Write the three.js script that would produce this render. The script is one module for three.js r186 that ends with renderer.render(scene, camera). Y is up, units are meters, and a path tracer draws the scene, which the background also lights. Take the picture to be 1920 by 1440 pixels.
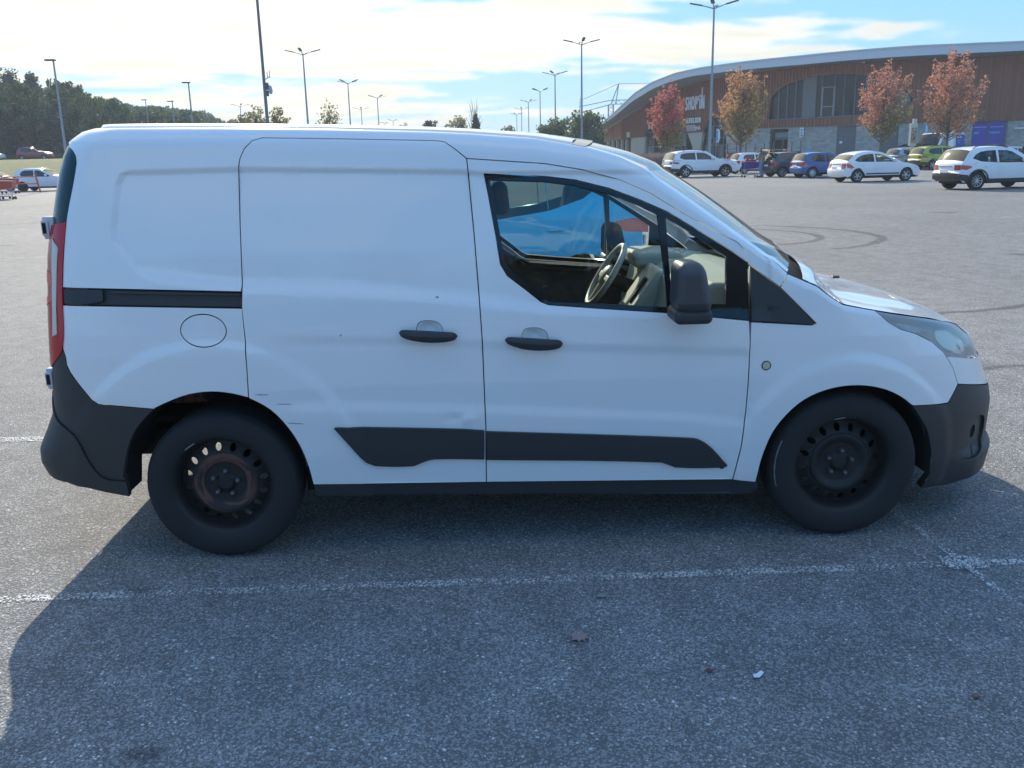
import * as THREE from 'three';
import { mergeGeometries } from 'three/addons/utils/BufferGeometryUtils.js';
import { RoundedBoxGeometry } from 'three/addons/geometries/RoundedBoxGeometry.js';
import { FontLoader } from 'three/addons/loaders/FontLoader.js';
import { MarchingCubes } from 'three/addons/objects/MarchingCubes.js';
import { TextGeometry } from 'three/addons/geometries/TextGeometry.js';

// ---------------------------------------------------------------- camera, sky, sun, exposure
const scene = new THREE.Scene();
const camera = new THREE.PerspectiveCamera(45.92, 4 / 3, 0.1, 3000);
camera.position.set(1.1187, 1.66, 4.5385);
camera.rotation.order = 'YXZ';
camera.rotation.set(-0.2473, -0.0318, -0.0225);
const renderer = new THREE.WebGLRenderer({ antialias: true });
renderer.toneMapping = THREE.LinearToneMapping;
renderer.toneMappingExposure = 1.75;
renderer.shadowMap.enabled = true;
const SUN = new THREE.Vector3(-0.215, 0.485, -0.848).normalize();
const sun = new THREE.DirectionalLight(new THREE.Color(1.0, 0.90, 0.74), 3.75);
sun.position.copy(SUN).multiplyScalar(150);
sun.castShadow = true;
Object.assign(sun.shadow.camera, { left: -90, right: 90, top: 90, bottom: -90, near: 1, far: 400 });
sun.shadow.mapSize.set(4096, 4096);
scene.add(sun, sun.target);

// ---------------------------------------------------------------- helpers
function rng(seed) { let a = seed >>> 0; return () => { a = (a + 0x6D2B79F5) | 0; let t = Math.imul(a ^ (a >>> 15), 1 | a); t = (t + Math.imul(t ^ (t >>> 7), 61 | t)) ^ t; return ((t ^ (t >>> 14)) >>> 0) / 4294967296; }; }
const clamp = (x, a = 0, b = 1) => Math.min(b, Math.max(a, x));
const ss = (x) => { x = clamp(x); return x * x * (3 - 2 * x); };
const lerp = (a, b, t) => a + (b - a) * t;
function tab(x, T) { if (x <= T[0][0]) return T[0][1]; for (let i = 1; i < T.length; i++) if (x <= T[i][0]) { const a = T[i - 1], b = T[i]; return lerp(a[1], b[1], (x - a[0]) / (b[0] - a[0])); } return T[T.length - 1][1]; }
function hash2(x, y, s = 0) { let h = Math.imul(x, 374761393) ^ Math.imul(y, 668265263) ^ Math.imul(s + 11, 2147483647); h = Math.imul(h ^ (h >>> 13), 1274126177); return ((h ^ (h >>> 16)) >>> 0) / 4294967296; }
function noise(x, y, s = 0) { const i = Math.floor(x), j = Math.floor(y), u = x - i, v = y - j, a = u * u * (3 - 2 * u), b = v * v * (3 - 2 * v); return lerp(lerp(hash2(i, j, s), hash2(i + 1, j, s), a), lerp(hash2(i, j + 1, s), hash2(i + 1, j + 1, s), a), b); }
function fbm(x, y, o = 5, s = 0) { let v = 0, a = 0.5, t = 0; for (let k = 0; k < o; k++) { v += a * noise(x, y, s + k); t += a; a *= 0.5; x = x * 2.03 + 17.3; y = y * 2.03 + 9.1; } return v / t; }
const names = new Map();
function numbered(n) { const k = names.get(n) || 0; names.set(n, k + 1); return k ? n + '_' + String(k).padStart(3, '0') : n; }
function shade(o) { o.traverse((m) => { if (m.isMesh) { m.castShadow = true; m.receiveShadow = true; } }); return o; }
function thing(name, label, category, [x, y, z] = [0, 0, 0], turn = 0, group) {
  const o = new THREE.Group(); o.name = numbered(name); o.position.set(x, y, z); o.rotation.y = turn;
  o.userData = { label, category }; if (group) o.userData.group = group; scene.add(o); return o;
}
function part(name, geo, mat, parent, label) {
  const m = new THREE.Mesh(geo, mat); m.name = name; m.castShadow = m.receiveShadow = true; if (label) m.userData.label = label; parent.add(m); return m;
}
function struct(name, geo, mat, kind = 'structure') { const m = part(numbered(name), geo, mat, scene); m.userData.kind = kind; return m; }
function M(r, g, b, rough = 0.6, o = {}) { return new THREE.MeshPhysicalMaterial({ color: new THREE.Color().setRGB(r, g, b), roughness: rough, ...o }); }
function flat(gs) { return mergeGeometries(gs.map((g) => { const n = g.index ? g.toNonIndexed() : g; for (const k of Object.keys(n.attributes)) if (!['position', 'normal', 'uv'].includes(k)) n.deleteAttribute(k); if (!n.attributes.uv) n.setAttribute('uv', new THREE.BufferAttribute(new Float32Array(n.attributes.position.count * 2), 2)); return n; })); }
function boxG(w, h, d, x = 0, y = 0, z = 0, r = 0) { const g = r ? new RoundedBoxGeometry(w, h, d, 2, r) : new THREE.BoxGeometry(w, h, d); return g.translate(x, y, z); }
function bar(a, b, r0, r1 = r0, n = 8) { const A = new THREE.Vector3(...a), B = new THREE.Vector3(...b), d = B.clone().sub(A); const g = new THREE.CylinderGeometry(r1, r0, d.length(), n, 1); g.applyQuaternion(new THREE.Quaternion().setFromUnitVectors(new THREE.Vector3(0, 1, 0), d.clone().normalize())); return g.translate(...A.add(B).multiplyScalar(0.5).toArray()); }
function tubeG(pts, r, n = 32, rs = 8, closed = false) { return new THREE.TubeGeometry(new THREE.CatmullRomCurve3(pts.map((p) => new THREE.Vector3(...p)), closed), n, r, rs, closed); }
// a grid surface from a function of (i/nu, j/nv)
function gridG(nu, nv, fn, closeU = false) {
  const pos = [], uv = [], idx = [];
  for (let i = 0; i <= nu; i++) for (let j = 0; j <= nv; j++) { pos.push(...fn(i / nu, j / nv)); uv.push(i / nu, j / nv); }
  for (let i = 0; i < nu; i++) for (let j = 0; j < nv; j++) { const a = i * (nv + 1) + j, b = a + nv + 1; idx.push(a, b, b + 1, a, b + 1, a + 1); }
  const g = new THREE.BufferGeometry(); g.setAttribute('position', new THREE.Float32BufferAttribute(pos, 3)); g.setAttribute('uv', new THREE.Float32BufferAttribute(uv, 2)); g.setIndex(idx); g.computeVertexNormals(); return g;
}
function dataTex(w, h, data, srgb, rep) { const t = new THREE.DataTexture(data, w, h, THREE.RGBAFormat); t.wrapS = t.wrapT = THREE.RepeatWrapping; t.magFilter = THREE.LinearFilter; t.minFilter = THREE.LinearMipmapLinearFilter; t.generateMipmaps = true; if (srgb) t.colorSpace = THREE.SRGBColorSpace; if (rep) t.repeat.set(...rep); t.needsUpdate = true; return t; }
const enc = (c) => Math.round(255 * clamp(c <= 0.0031308 ? c * 12.92 : 1.055 * Math.pow(c, 1 / 2.4) - 0.055));

// ---------------------------------------------------------------- sky
{
  const W = 3072, H = 1536, data = new Float32Array(W * H * 4);
  for (let j = 0; j < H; j++) {
    const el = ((j + 0.5) / H - 0.5) * Math.PI, y = Math.sin(el), c = Math.cos(el);
    for (let i = 0; i < W; i++) {
      const k = (j * W + i) * 4; data[k + 3] = 1;
      const th = ((i + 0.5) / W - 0.5) * 2 * Math.PI, x = c * Math.cos(th), z = c * Math.sin(th);
      const yy = Math.max(y, 0);
      const t = 1 - Math.exp(-yy / 0.115), t2 = ss(yy / 0.75);
      let r = lerp(lerp(0.39, 0.076, t), 0.060, t2), g = lerp(lerp(0.56, 0.345, t), 0.245, t2), b = lerp(lerp(0.67, 0.69, t), 0.60, t2);
      const cosg = x * SUN.x + y * SUN.y + z * SUN.z, ga = Math.acos(clamp(cosg, -1, 1)) * 180 / Math.PI;
      const glow = 0.85 * Math.exp(-ga / 9) + 0.22 * Math.exp(-ga / 26);
      r += glow * 1.0; g += glow * 0.90; b += glow * 0.62;
      // thin clouds on a plane overhead, drawn out along the wind
      if (y > -0.02) {
        const s = 1 / (yy + 0.055), px = x * s, pz = z * s;
        const az = Math.atan2(x, -z) * 180 / Math.PI, e = el * 180 / Math.PI;
        const wx = fbm(px * 0.5 + 3, pz * 0.5, 3, 40) - 0.5, wz = fbm(px * 0.5 + 9, pz * 0.5 + 5, 3, 50) - 0.5;
        const n = fbm(px * 0.62 + pz * .2 + wx * 1.5 + 20, pz * 0.95 + wz * 1.7 + 3, 7, 3);
        const n2 = fbm(px * 2.1 + pz * .9 + wx * 3.0 + 7, pz * 3.1 - px * .5 + wz * 3.2, 7, 23);
        // more cloud towards the sun, less away from it
        let cov = 0.285 + 0.27 * Math.exp(-Math.pow(ga / 33, 2));
        cov += CLOUD(az, e) + 0.05 * ss((e - 16) / 24);  // extra thin cloud high overhead, out of view, added for brighter neutral fill light
        let d = ss((n * 0.58 + n2 * 0.42 + cov - 0.835) / 0.13);
        d = Math.max(d, 0.55 * ss((n2 + cov * 0.6 - 0.82) / 0.22));
        d *= ss((e + 0.2) / 1.4);
        const lum = 0.60 + 0.62 * Math.exp(-ga / 20), sh = 1 - 0.15 * ss((n2 - 0.42) / 0.3) * ss((d - 0.4) / 0.6);
        r = lerp(r, lum * sh * 1.0, d * 0.92); g = lerp(g, lum * sh * lerp(.99, .925, Math.exp(-ga / 45)), d * 0.92); b = lerp(b, lum * sh * lerp(.98, .62, Math.exp(-ga / 45)), d * 0.92);
      }
      if (y < 0) { const q = ss(-y / 0.06); r = lerp(r, 0.2, q); g = lerp(g, 0.2, q); b = lerp(b, 0.22, q); }
      data[k] = r; data[k + 1] = g; data[k + 2] = b;
    }
  }
  function CLOUD(az, e) {
    const blob = (a, b, sa, sb) => Math.exp(-Math.pow((az - a) / sa, 2) - Math.pow((e - b) / sb, 2));
    return 0.16 * blob(-24, 7.5, 16, 4) + 0.20 * blob(-8, 6.4, 9, 1.7) + 0.2 * blob(2, 7.2, 7, 1.3) + 0.13 * blob(-8, 2.8, 10, 1.2) + 0.13 * blob(13, 6.3, 6, 1.3) + 0.12 * blob(23, 9.6, 7, .7)
      - 0.24 * blob(-3, 9.6, 5, 1.1) - 0.20 * blob(-4.5, 6.3, 2.6, 0.55) - 0.10 * blob(22, 7.6, 10, 1.0) - 0.14 * blob(4, 3.5, 8, 1.4) - 0.20 * blob(-22, 3.4, 12, 1.5) - 0.10 * blob(-12, 4.9, 6, .7) - 0.05;
  }
  const sky = new THREE.DataTexture(data, W, H, THREE.RGBAFormat, THREE.FloatType);
  sky.mapping = THREE.EquirectangularReflectionMapping; sky.magFilter = sky.minFilter = THREE.LinearFilter; sky.wrapS = THREE.RepeatWrapping; sky.needsUpdate = true;
  scene.background = sky; scene.environment = sky;
}

// ---------------------------------------------------------------- asphalt
function asphaltMaps(N, metres, count, seed, rMin, rMax) {
  const R = rng(seed), h = new Float32Array(N * N).fill(0.12), a = new Float32Array(N * N).fill(0.085), tint = new Float32Array(N * N);
  const ppm = N / metres;
  for (let k = 0; k < count; k++) {
    const cx = R() * N, cy = R() * N, rad = lerp(rMin, rMax, R() * R()) * ppm, el = 0.6 + 0.4 * R(), an = R() * Math.PI, ca = Math.cos(an), sa = Math.sin(an);
    const top = 0.35 + 0.65 * R(), tx = (R() - 0.5) * 0.5, ty = (R() - 0.5) * 0.5;
    const u = R(), al = u < 0.03 ? 0.30 + 0.14 * R() : u < 0.35 ? 0.175 + 0.06 * R() : 0.115 + 0.07 * R(), tn = (R() - 0.5) * 0.25, c = Math.ceil(rad * 1.1);
    for (let y = -c; y <= c; y++) for (let x = -c; x <= c; x++) {
      const p = (x * ca + y * sa) / rad, q = (-x * sa + y * ca) / (rad * el), m = Math.pow(Math.abs(p), 2.6) + Math.pow(Math.abs(q), 2.6);
      if (m > 1) continue;
      const i = ((Math.floor(cy + y) % N + N) % N) * N + ((Math.floor(cx + x) % N + N) % N), hh = top + p * tx + q * ty - 0.22 * m;
      if (hh > h[i]) { h[i] = hh; a[i] = al; tint[i] = tn; }
    }
  }
  const col = new Uint8Array(N * N * 4), bmp = new Uint8Array(N * N * 4);
  for (let i = 0; i < N * N; i++) {
    const x = i % N, y = (i / N) | 0, big = 0.86 + 0.28 * noise(x * 24 / N, y * 24 / N, 5), v = a[i] * big * 1.60;
    col[i * 4] = enc(v * (1 + tint[i] * 0.35)); col[i * 4 + 1] = enc(v); col[i * 4 + 2] = enc(v * (1 - tint[i] * 0.3)); col[i * 4 + 3] = 255;
    const b = Math.round(255 * clamp(h[i])); bmp[i * 4] = bmp[i * 4 + 1] = bmp[i * 4 + 2] = b; bmp[i * 4 + 3] = 255;
  }
  return [col, bmp];
}
const ASPH = 2.9;
const [aCol, aBmp] = asphaltMaps(2048, ASPH, 185000, 7, 0.0026, 0.0068);
const asphMap = dataTex(2048, 2048, aCol, true), asphBump = dataTex(2048, 2048, aBmp, false);
const asphalt = new THREE.MeshPhysicalMaterial({ map: asphMap, bumpMap: asphBump, bumpScale: 0.0044, roughness: 0.80, specularIntensity: 0.55, vertexColors: true });
const wearAt = (x, z) => 0.80 + 0.34 * fbm(x * 0.35 + 40, z * 0.35 + 7, 4, 70) + 0.16 * (fbm(x * 0.05, z * 0.05, 3, 90) - 0.5);
{
  const n = 230, pos = [], uv = [], col = [], idx = [];
  const warp = (t) => Math.sign(t) * (9 * Math.abs(t) + 800 * Math.pow(Math.abs(t), 4.2));
  for (let j = 0; j <= n; j++) for (let i = 0; i <= n; i++) {
    const x = 1.5 + warp(i / n * 2 - 1), z = warp(j / n * 2 - 1), w = wearAt(x, z);
    pos.push(x, 0, z); uv.push(x / ASPH, -z / ASPH); col.push(w, w * 0.995, w * 0.985);
  }
  for (let j = 0; j < n; j++) for (let i = 0; i < n; i++) { const a = j * (n + 1) + i, b = a + n + 1; idx.push(a, b, b + 1, a, b + 1, a + 1); }
  const g = new THREE.BufferGeometry(); g.setAttribute('position', new THREE.Float32BufferAttribute(pos, 3)); g.setAttribute('uv', new THREE.Float32BufferAttribute(uv, 2)); g.setAttribute('color', new THREE.Float32BufferAttribute(col, 3)); g.setIndex(idx); g.computeVertexNormals();
  struct('ground', g, asphalt);
}
// a worn strip laid on the asphalt: a sheet whose alpha is broken by the stones
function stripG(pts, w, y = 0.004, scale = 0) {
  const c = new THREE.CatmullRomCurve3(pts.map((p) => new THREE.Vector3(p[0], 0, p[1]))), len = c.getLength(), n = Math.max(8, Math.ceil(len / 0.25)), pos = [], uv = [], idx = [], nor = [];
  for (let i = 0; i <= n; i++) {
    const p = c.getPointAt(i / n), t = c.getTangentAt(i / n);
    for (const s of [-0.5, 0.5]) { pos.push(p.x + t.z * s * w, y, p.z - t.x * s * w); if (scale) uv.push(i / n * len / scale, s + 0.5); else uv.push(pos[pos.length - 3] / ASPH, -pos[pos.length - 1] / ASPH); nor.push(0, 1, 0); }
    if (i < n) { const a = i * 2; idx.push(a, a + 2, a + 1, a + 1, a + 2, a + 3); }
  }
  const g = new THREE.BufferGeometry(); g.setAttribute('position', new THREE.Float32BufferAttribute(pos, 3)); g.setAttribute('normal', new THREE.Float32BufferAttribute(nor, 3)); g.setAttribute('uv', new THREE.Float32BufferAttribute(uv, 2)); g.setIndex(idx); return g;
}
function wornAlpha(W, H, seed, density, fx, fy, edge = 1) {
  const d = new Uint8Array(W * H * 4), R = rng(seed);
  for (let y = 0; y < H; y++) for (let x = 0; x < W; x++) {
    const e = edge ? ss(Math.min(y, H - 1 - y) / (H * 0.28)) : 1, grain = noise(x * fx, y * fy, seed), big = noise(x * fx * 0.09, y * fy * 0.15, seed + 9), v = ss((grain * 0.7 + R() * 0.3 + (big - 0.5) * 0.7 + density - 1 + (e - 1) * 0.5) / 0.16);
    const k = (y * W + x) * 4; d[k] = d[k + 1] = d[k + 2] = Math.round(255 * v); d[k + 3] = 255;
  }
  return dataTex(W, H, d, false);
}
// paint that is left on the stones only: it follows the same stones as the asphalt under it
function stonePaint(seed, cut) { const N = 1024, d = new Uint8Array(N * N * 4); for (let i = 0; i < N * N; i++) { const x = i % N, y = (i / N) | 0, h = aBmp[(y * 2 * 2048 + x * 2) * 4] / 255, big = fbm(x / 60, y / 60, 3, seed), v = ss((h - cut - (big - 0.5) * 0.9) / 0.10); d[i * 4] = d[i * 4 + 1] = d[i * 4 + 2] = Math.round(255 * v); d[i * 4 + 3] = 255; } return dataTex(N, N, d, false); }
const paintWorn = new THREE.MeshStandardMaterial({ color: new THREE.Color().setRGB(0.62, 0.62, 0.60), roughness: 0.75, transparent: true, alphaMap: stonePaint(3, 0.55), bumpMap: asphBump, bumpScale: 0.002 });
const paintFaint = paintWorn.clone(); paintFaint.alphaMap = stonePaint(8, 0.62);
const paintFar = new THREE.MeshStandardMaterial({ color: new THREE.Color().setRGB(0.55, 0.55, 0.53), roughness: 0.8, transparent: true, alphaMap: wornAlpha(512, 32, 12, 0.55, 0.2, 0.2) });
const rubber = new THREE.MeshStandardMaterial({ color: new THREE.Color().setRGB(0.035, 0.035, 0.038), roughness: 0.8, transparent: true, opacity: 0.32, alphaMap: wornAlpha(1024, 64, 21, 0.86, 0.05, 0.12) });
struct('road_marking', stripG([[-3.4, 1.2], [3.04, 1.2]], 0.055, 0.004), paintWorn);
struct('road_marking', stripG([[3.0, 1.2], [6.4, 1.19]], 0.05, 0.004), paintFaint);
struct('road_marking', stripG([[3.0, 0.35], [3.05, 1.2], [3.09, 2.2], [3.1, 3.2]], 0.034, 0.008), paintFaint);
struct('road_marking', stripG([[2.97, 1.2], [3.13, 1.2]], 0.12, 0.012), paintFaint);
struct('road_marking', stripG([[-2.1, -0.99], [-1.58, -0.99]], 0.10, 0.004), paintWorn);
struct('road_marking', stripG([[-2.2, -0.82], [-1.8, -0.80]], 0.08, 0.004), paintFaint);
struct('road_marking', stripG([[-16, -12.8], [-7.0, -12.8]], 0.11, 0.004, 3), paintFar);
for (const [x0, x1, z] of [[10.5, 14.5, -12.4], [12.5, 17, -16.5], [11.8, 15, -8.4], [9.6, 11.4, -5.7], [9.2, 10.2, -15], [15, 19, -23.5], [17.5, 21.5, -23.5], [-14, -9, -20.5], [-19, -14, -29.5], [13, 18, -30]]) struct('road_marking', stripG([[x0, z], [x1, z - 0.15]], 0.12, 0.004, 3), paintFar);
// rubber left by tyres turning in circles
const arc = (cx, cz, r, a0, a1, e = 1) => { const p = []; for (let i = 0; i <= 20; i++) { const a = lerp(a0, a1, i / 20); p.push([cx + r * Math.cos(a), cz + r * e * Math.sin(a)]); } return p; };
const oilMat = rubber.clone(); oilMat.alphaMap = (() => { const N = 128, d = new Uint8Array(N * N * 4); for (let y = 0; y < N; y++) for (let x = 0; x < N; x++) { const r = Math.hypot(x / N - .5, y / N - .5) * 2, v = ss((.75 - r + .7 * (fbm(x / 14, y / 14, 4, 44) - .5)) / .35), k = (y * N + x) * 4; d[k] = d[k + 1] = d[k + 2] = Math.round(255 * v); d[k + 3] = 255; } return dataTex(N, N, d, false); })();
for (const [x, z, w, h] of [[-.28, 1.17, .17, .08], [.10, 2.22, .22, .12], [5.6, -1.2, .5, .3], [-3.2, -3.0, .6, .35], [2.2, -14.5, 1.2, .7], [9.5, -9.2, .8, .5], [13, -18.5, 1.4, .7]]) struct('oil_stain', new THREE.PlaneGeometry(w, h).rotateX(-Math.PI / 2).translate(x, .006, z), oilMat);
struct('skid_mark', stripG(arc(5.8, -13.4, 1.95, -1.9, 1.4), 0.22, 0.004, 6), rubber);
struct('skid_mark', stripG(arc(5.9, -13.3, 2.9, -1.5, 1.15), 0.24, 0.008, 6), rubber);
struct('skid_mark', stripG([[4.6, -4.25], [5.6, -4.4], [6.4, -4.55], [7.4, -5.0], [9.5, -6.2]], 0.17, 0.004, 6), rubber);
struct('skid_mark', stripG([[3.8, -2.0], [4.8, -2.05], [5.8, -2.2], [7, -2.55]], 0.15, 0.004, 6), rubber);
struct('skid_mark', stripG(arc(-10.5, -19.5, 4.2, 1.2, 4.4), 0.22, 0.004, 6), rubber);

// ---------------------------------------------------------------- the white panel van (x forward, z towards the camera)
// pressed steel is never quite flat: a slow waviness of a fraction of a millimetre
const waveTex = (() => { const N = 256, d = new Uint8Array(N * N * 4), T = 2 * Math.PI / N; for (let y = 0; y < N; y++) for (let x = 0; x < N; x++) { const v = .5 + .16 * Math.sin(T * (2 * x + y) + 1) + .13 * Math.sin(T * (x - 3 * y)) + .1 * Math.sin(T * (4 * x + 2 * y) + 2.2) + .07 * Math.sin(T * (3 * x - 5 * y) + .7), k = (y * N + x) * 4; d[k] = d[k + 1] = d[k + 2] = Math.round(255 * v); d[k + 3] = 255; } return dataTex(N, N, d, false); })();
const PAINT = M(0.82, 0.82, 0.82, 0.36, { clearcoat: 1, clearcoatRoughness: 0.05, bumpMap: waveTex, bumpScale: 0.0011 });
const grainTex = (() => { const N = 256, d = new Uint8Array(N * N * 4), R = rng(17); for (let i = 0; i < N * N; i++) { const v = 110 + 100 * R(); d[i * 4] = d[i * 4 + 1] = d[i * 4 + 2] = v; d[i * 4 + 3] = 255; } return dataTex(N, N, d, false, [6, 6]); })();
const PLASTIC = M(0.034, 0.035, 0.037, 0.50, { bumpMap: grainTex, bumpScale: 0.0004 });
const GLOSSBLACK = M(0.012, 0.012, 0.014, 0.12);
const DARK = M(0.012, 0.012, 0.013, 0.9);
const STEELBLACK = M(0.020, 0.019, 0.019, 0.52, { metalness: 0.2 });
const RUST = new THREE.MeshStandardMaterial({ roughness: .85, map: (() => { const N = 128, d = new Uint8Array(N * N * 4); for (let y = 0; y < N; y++) for (let x = 0; x < N; x++) { const a = x / N * 6.2832, v = ss((fbm(2.2 * Math.cos(a) + 9, 2.2 * Math.sin(a) + y / 30, 4, 88) - .34) / .28), k = (y * N + x) * 4; d[k] = enc(lerp(.03, .145, v)); d[k + 1] = enc(lerp(.027, .062, v)); d[k + 2] = enc(lerp(.026, .046, v)); d[k + 3] = 255; } return dataTex(N, N, d, true); })() });
const CHROME = M(0.72, 0.73, 0.75, 0.18, { metalness: 1 });
const GREYMETAL = M(0.45, 0.46, 0.48, 0.4, { metalness: 0.8 });
const TYRE = M(0.018, 0.018, 0.019, 0.82);
const GLASS = new THREE.MeshPhysicalMaterial({ color: new THREE.Color().setRGB(0.90, 0.95, 0.92), roughness: 0.0, transmission: 1, thickness: 0, ior: 1.5, side: THREE.DoubleSide });
const TRIM = M(0.05, 0.05, 0.048, 0.75), TRIMLIGHT = M(0.30, 0.31, 0.28, 0.7);

const V = {
  ZS: [[0.15, .83], [.2, .855], [.3, .875], [.45, .895], [.6, .907], [.75, .915], [.9, .913], [1.0, .905], [1.1, .893], [1.3, .858], [1.5, .818], [1.65, .785], [1.82, .745]],
  XR: [[.2, -.52], [.3, -.64], [.38, -.765], [.44, -.785], [.5, -.78], [.58, -.735], [.65, -.70], [.8, -.687], [1.0, -.675], [1.3, -.656], [1.5, -.626], [1.62, -.603], [1.7, -.58], [1.75, -.555], [1.79, -.51], [1.81, -.45]],
  XF: [[.2, 3.60], [.3, 3.612], [.5, 3.612], [.56, 3.596], [.7, 3.526], [.8, 3.477], [.9, 3.374], [1.0, 3.2], [1.1, 3.0]],
  TOP: [[-3, 1.812], [-.5, 1.81], [.07, 1.80], [.5, 1.787], [.92, 1.768], [1.09, 1.757], [1.35, 1.733], [1.56, 1.692], [1.69, 1.652], [1.81, 1.595], [1.94, 1.504], [2.07, 1.409], [2.2, 1.315], [2.29, 1.249], [2.38, 1.172], [2.54, 1.10], [2.68, 1.04], [2.88, 1.008], [3.03, .984], [3.23, .948], [3.47, .887], [3.55, .82], [3.8, .80], [4.2, .80]],
};
const X0 = 2.5, RC = 0.17;
const sup = (() => { const r = [], w = [], s = [0]; for (let i = 0; i <= 600; i++) { const q = 1 - Math.pow(1 - i / 600, 2); r.push(q); w.push(Math.pow(Math.max(0, 1 - q ** 3), 1 / 2.2)); if (i) s.push(s[i - 1] + Math.hypot((r[i] - r[i - 1]) * 1.06, (w[i] - w[i - 1]) * 0.915)); } return { r, w, s, L: s[600] }; })();
const UMAX = X0 + sup.L;
function supAt(s) { s = clamp(s, 0, sup.L); let a = 0, b = 600; while (b - a > 1) { const m = (a + b) >> 1; if (sup.s[m] > s) b = m; else a = m; } const t = (s - sup.s[a]) / (sup.s[b] - sup.s[a]); return [lerp(sup.r[a], sup.r[b], t), lerp(sup.w[a], sup.w[b], t)]; }
const UREAR = (y) => -.3 - (-.3 - tab(y, V.XR) - RC) - RC * Math.PI / 2 - (tab(y, V.ZS) - RC);   // u of the middle of the tail
function P0(u, y) {
  const top = tab(u, V.TOP), rr = u < 1.2 ? 0.085 : lerp(0.085, 0.04, ss((u - 1.2) / 1.1)), t = top - y;
  const e = t < rr ? rr * (1 - Math.sqrt(Math.max(0, 1 - (1 - Math.max(t, 0) / rr) ** 2))) : 0;
  const zs = tab(y, V.ZS) - e;
  if (u > X0) { const [r, w] = supAt(u - X0); return [X0 + (tab(y, V.XF) - X0) * r, y, zs * w]; }
  if (u < -.3) {
    const xr = tab(y, V.XR), t2 = -.3 - u, L = -.3 - (xr + RC);
    if (t2 < L) return [u, y, zs];
    if (t2 < L + RC * Math.PI / 2) { const a = (t2 - L) / RC; return [-.3 - L - RC * Math.sin(a), y, zs - RC * (1 - Math.cos(a))]; }
    return [xr, y, zs - RC - (t2 - L - RC * Math.PI / 2)];
  }
  return [u, y, zs];
}
const YT = [[-.3, 1.637], [.168, 1.64], [1.065, 1.61], [1.14, 1.602], [2.4, 1.59]], YS = [[-.265, 1.235], [.153, 1.175], [.557, 1.155], [1.11, 1.09], [1.36, 1.054], [2.4, .985]];
const UB = [[1.1, -.05], [1.2, -.2], [1.24, -.265], [1.36, -.35], [1.41, -.353], [1.58, -.326], [1.62, -.305], [1.64, -.26]];
const YB = [[.18, .985], [.763, .963], [1.117, .938], [2.206, .873]], YC = [[.5, .645], [1.11, .612], [2.0, .544], [2.18, .513]];
function D(u, y) {
  let d = 0;
  if (y > .95 && u < 2.3) d -= 0.010 * ss((tab(u, YT) - y) / 0.022) * ss((y - (tab(u, YS) - .035)) / 0.07) * ss((u - tab(y, UB)) / 0.030);
  if (y < 1.05 && u > .1 && u < 2.3) { const w = ss((u - .2) / .2) * ss((2.26 - u) / .08); d -= 0.0065 * w * ss((tab(u, YB) - y) / 0.05) * ss((y - tab(u, YC)) / 0.055); }
  const r0 = Math.hypot(u, y - .33), r1 = Math.hypot(u - 2.662, y - .33);
  if (y > .2) { d += 0.009 * (1 - ss((r0 - .59) / .06)) + 0.010 * (1 - ss((r1 - .455) / .06)); }
  d += 0.006 * Math.exp(-Math.pow((u - 1.05) / .035, 2) - Math.pow((y - .595) / .02, 2)) - 0.005 * Math.exp(-Math.pow((u - .99) / .04, 2) - Math.pow((y - .60) / .02, 2));
  if (u > 2.9 && y < .62) d += 0.03 * ss((.33 - y) / .05) * ss((u - 3.15) / .2);
  return d;
}
function vn0(u, y) { const h = 2e-3, a = P0(u + h, y), b = P0(u - h, y), c = P0(u, y + h), d = P0(u, y - h); const n = new THREE.Vector3(a[0] - b[0], a[1] - b[1], a[2] - b[2]).cross(new THREE.Vector3(c[0] - d[0], c[1] - d[1], c[2] - d[2])); return n.normalize(); }
function PV(u, y, off = 0) { const p = P0(u, y), n = vn0(u, y), d = D(u, y) + off; return new THREE.Vector3(p[0] + n.x * d, p[1] + n.y * d, p[2] + n.z * d); }
function PN(u, y, off = 0) { const h = 3e-3, n = PV(u + h, y, off).sub(PV(u - h, y, off)).cross(PV(u, y + h, off).sub(PV(u, y - h, off))); return n.normalize(); }
// a smooth closed outline through the given points; sharp where it turns by more than 38 degrees
function smooth(pts, step = 0.03, lim = 38) {
  const n = pts.length, out = [], corner = pts.map((p, i) => { const a = pts[(i + n - 1) % n], b = pts[(i + 1) % n]; let t = Math.abs(Math.atan2(b[1] - p[1], b[0] - p[0]) - Math.atan2(p[1] - a[1], p[0] - a[0])); if (t > Math.PI) t = 2 * Math.PI - t; return t * 180 / Math.PI > lim; });
  for (let i = 0; i < n; i++) {
    const a = pts[i], b = pts[(i + 1) % n], pa = pts[(i + n - 1) % n], pb = pts[(i + 2) % n], L = Math.hypot(b[0] - a[0], b[1] - a[1]), k = Math.max(1, Math.round(L / step));
    const tan = (p, q, r) => { const l0 = Math.hypot(q[0] - p[0], q[1] - p[1]), l1 = Math.hypot(r[0] - q[0], r[1] - q[1]), s = L / (l0 + l1); return [(r[0] - p[0]) * s, (r[1] - p[1]) * s]; };
    const ta = corner[i] ? [b[0] - a[0], b[1] - a[1]] : tan(pa, a, b), tb = corner[(i + 1) % n] ? [b[0] - a[0], b[1] - a[1]] : tan(a, b, pb);
    for (let j = 0; j < k; j++) { const t = j / k, t2 = t * t, t3 = t2 * t, h = [2 * t3 - 3 * t2 + 1, t3 - 2 * t2 + t, -2 * t3 + 3 * t2, t3 - t2]; out.push([0, 1].map((c) => h[0] * a[c] + h[1] * ta[c] + h[2] * b[c] + h[3] * tb[c])); }
  }
  return out;
}
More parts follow.
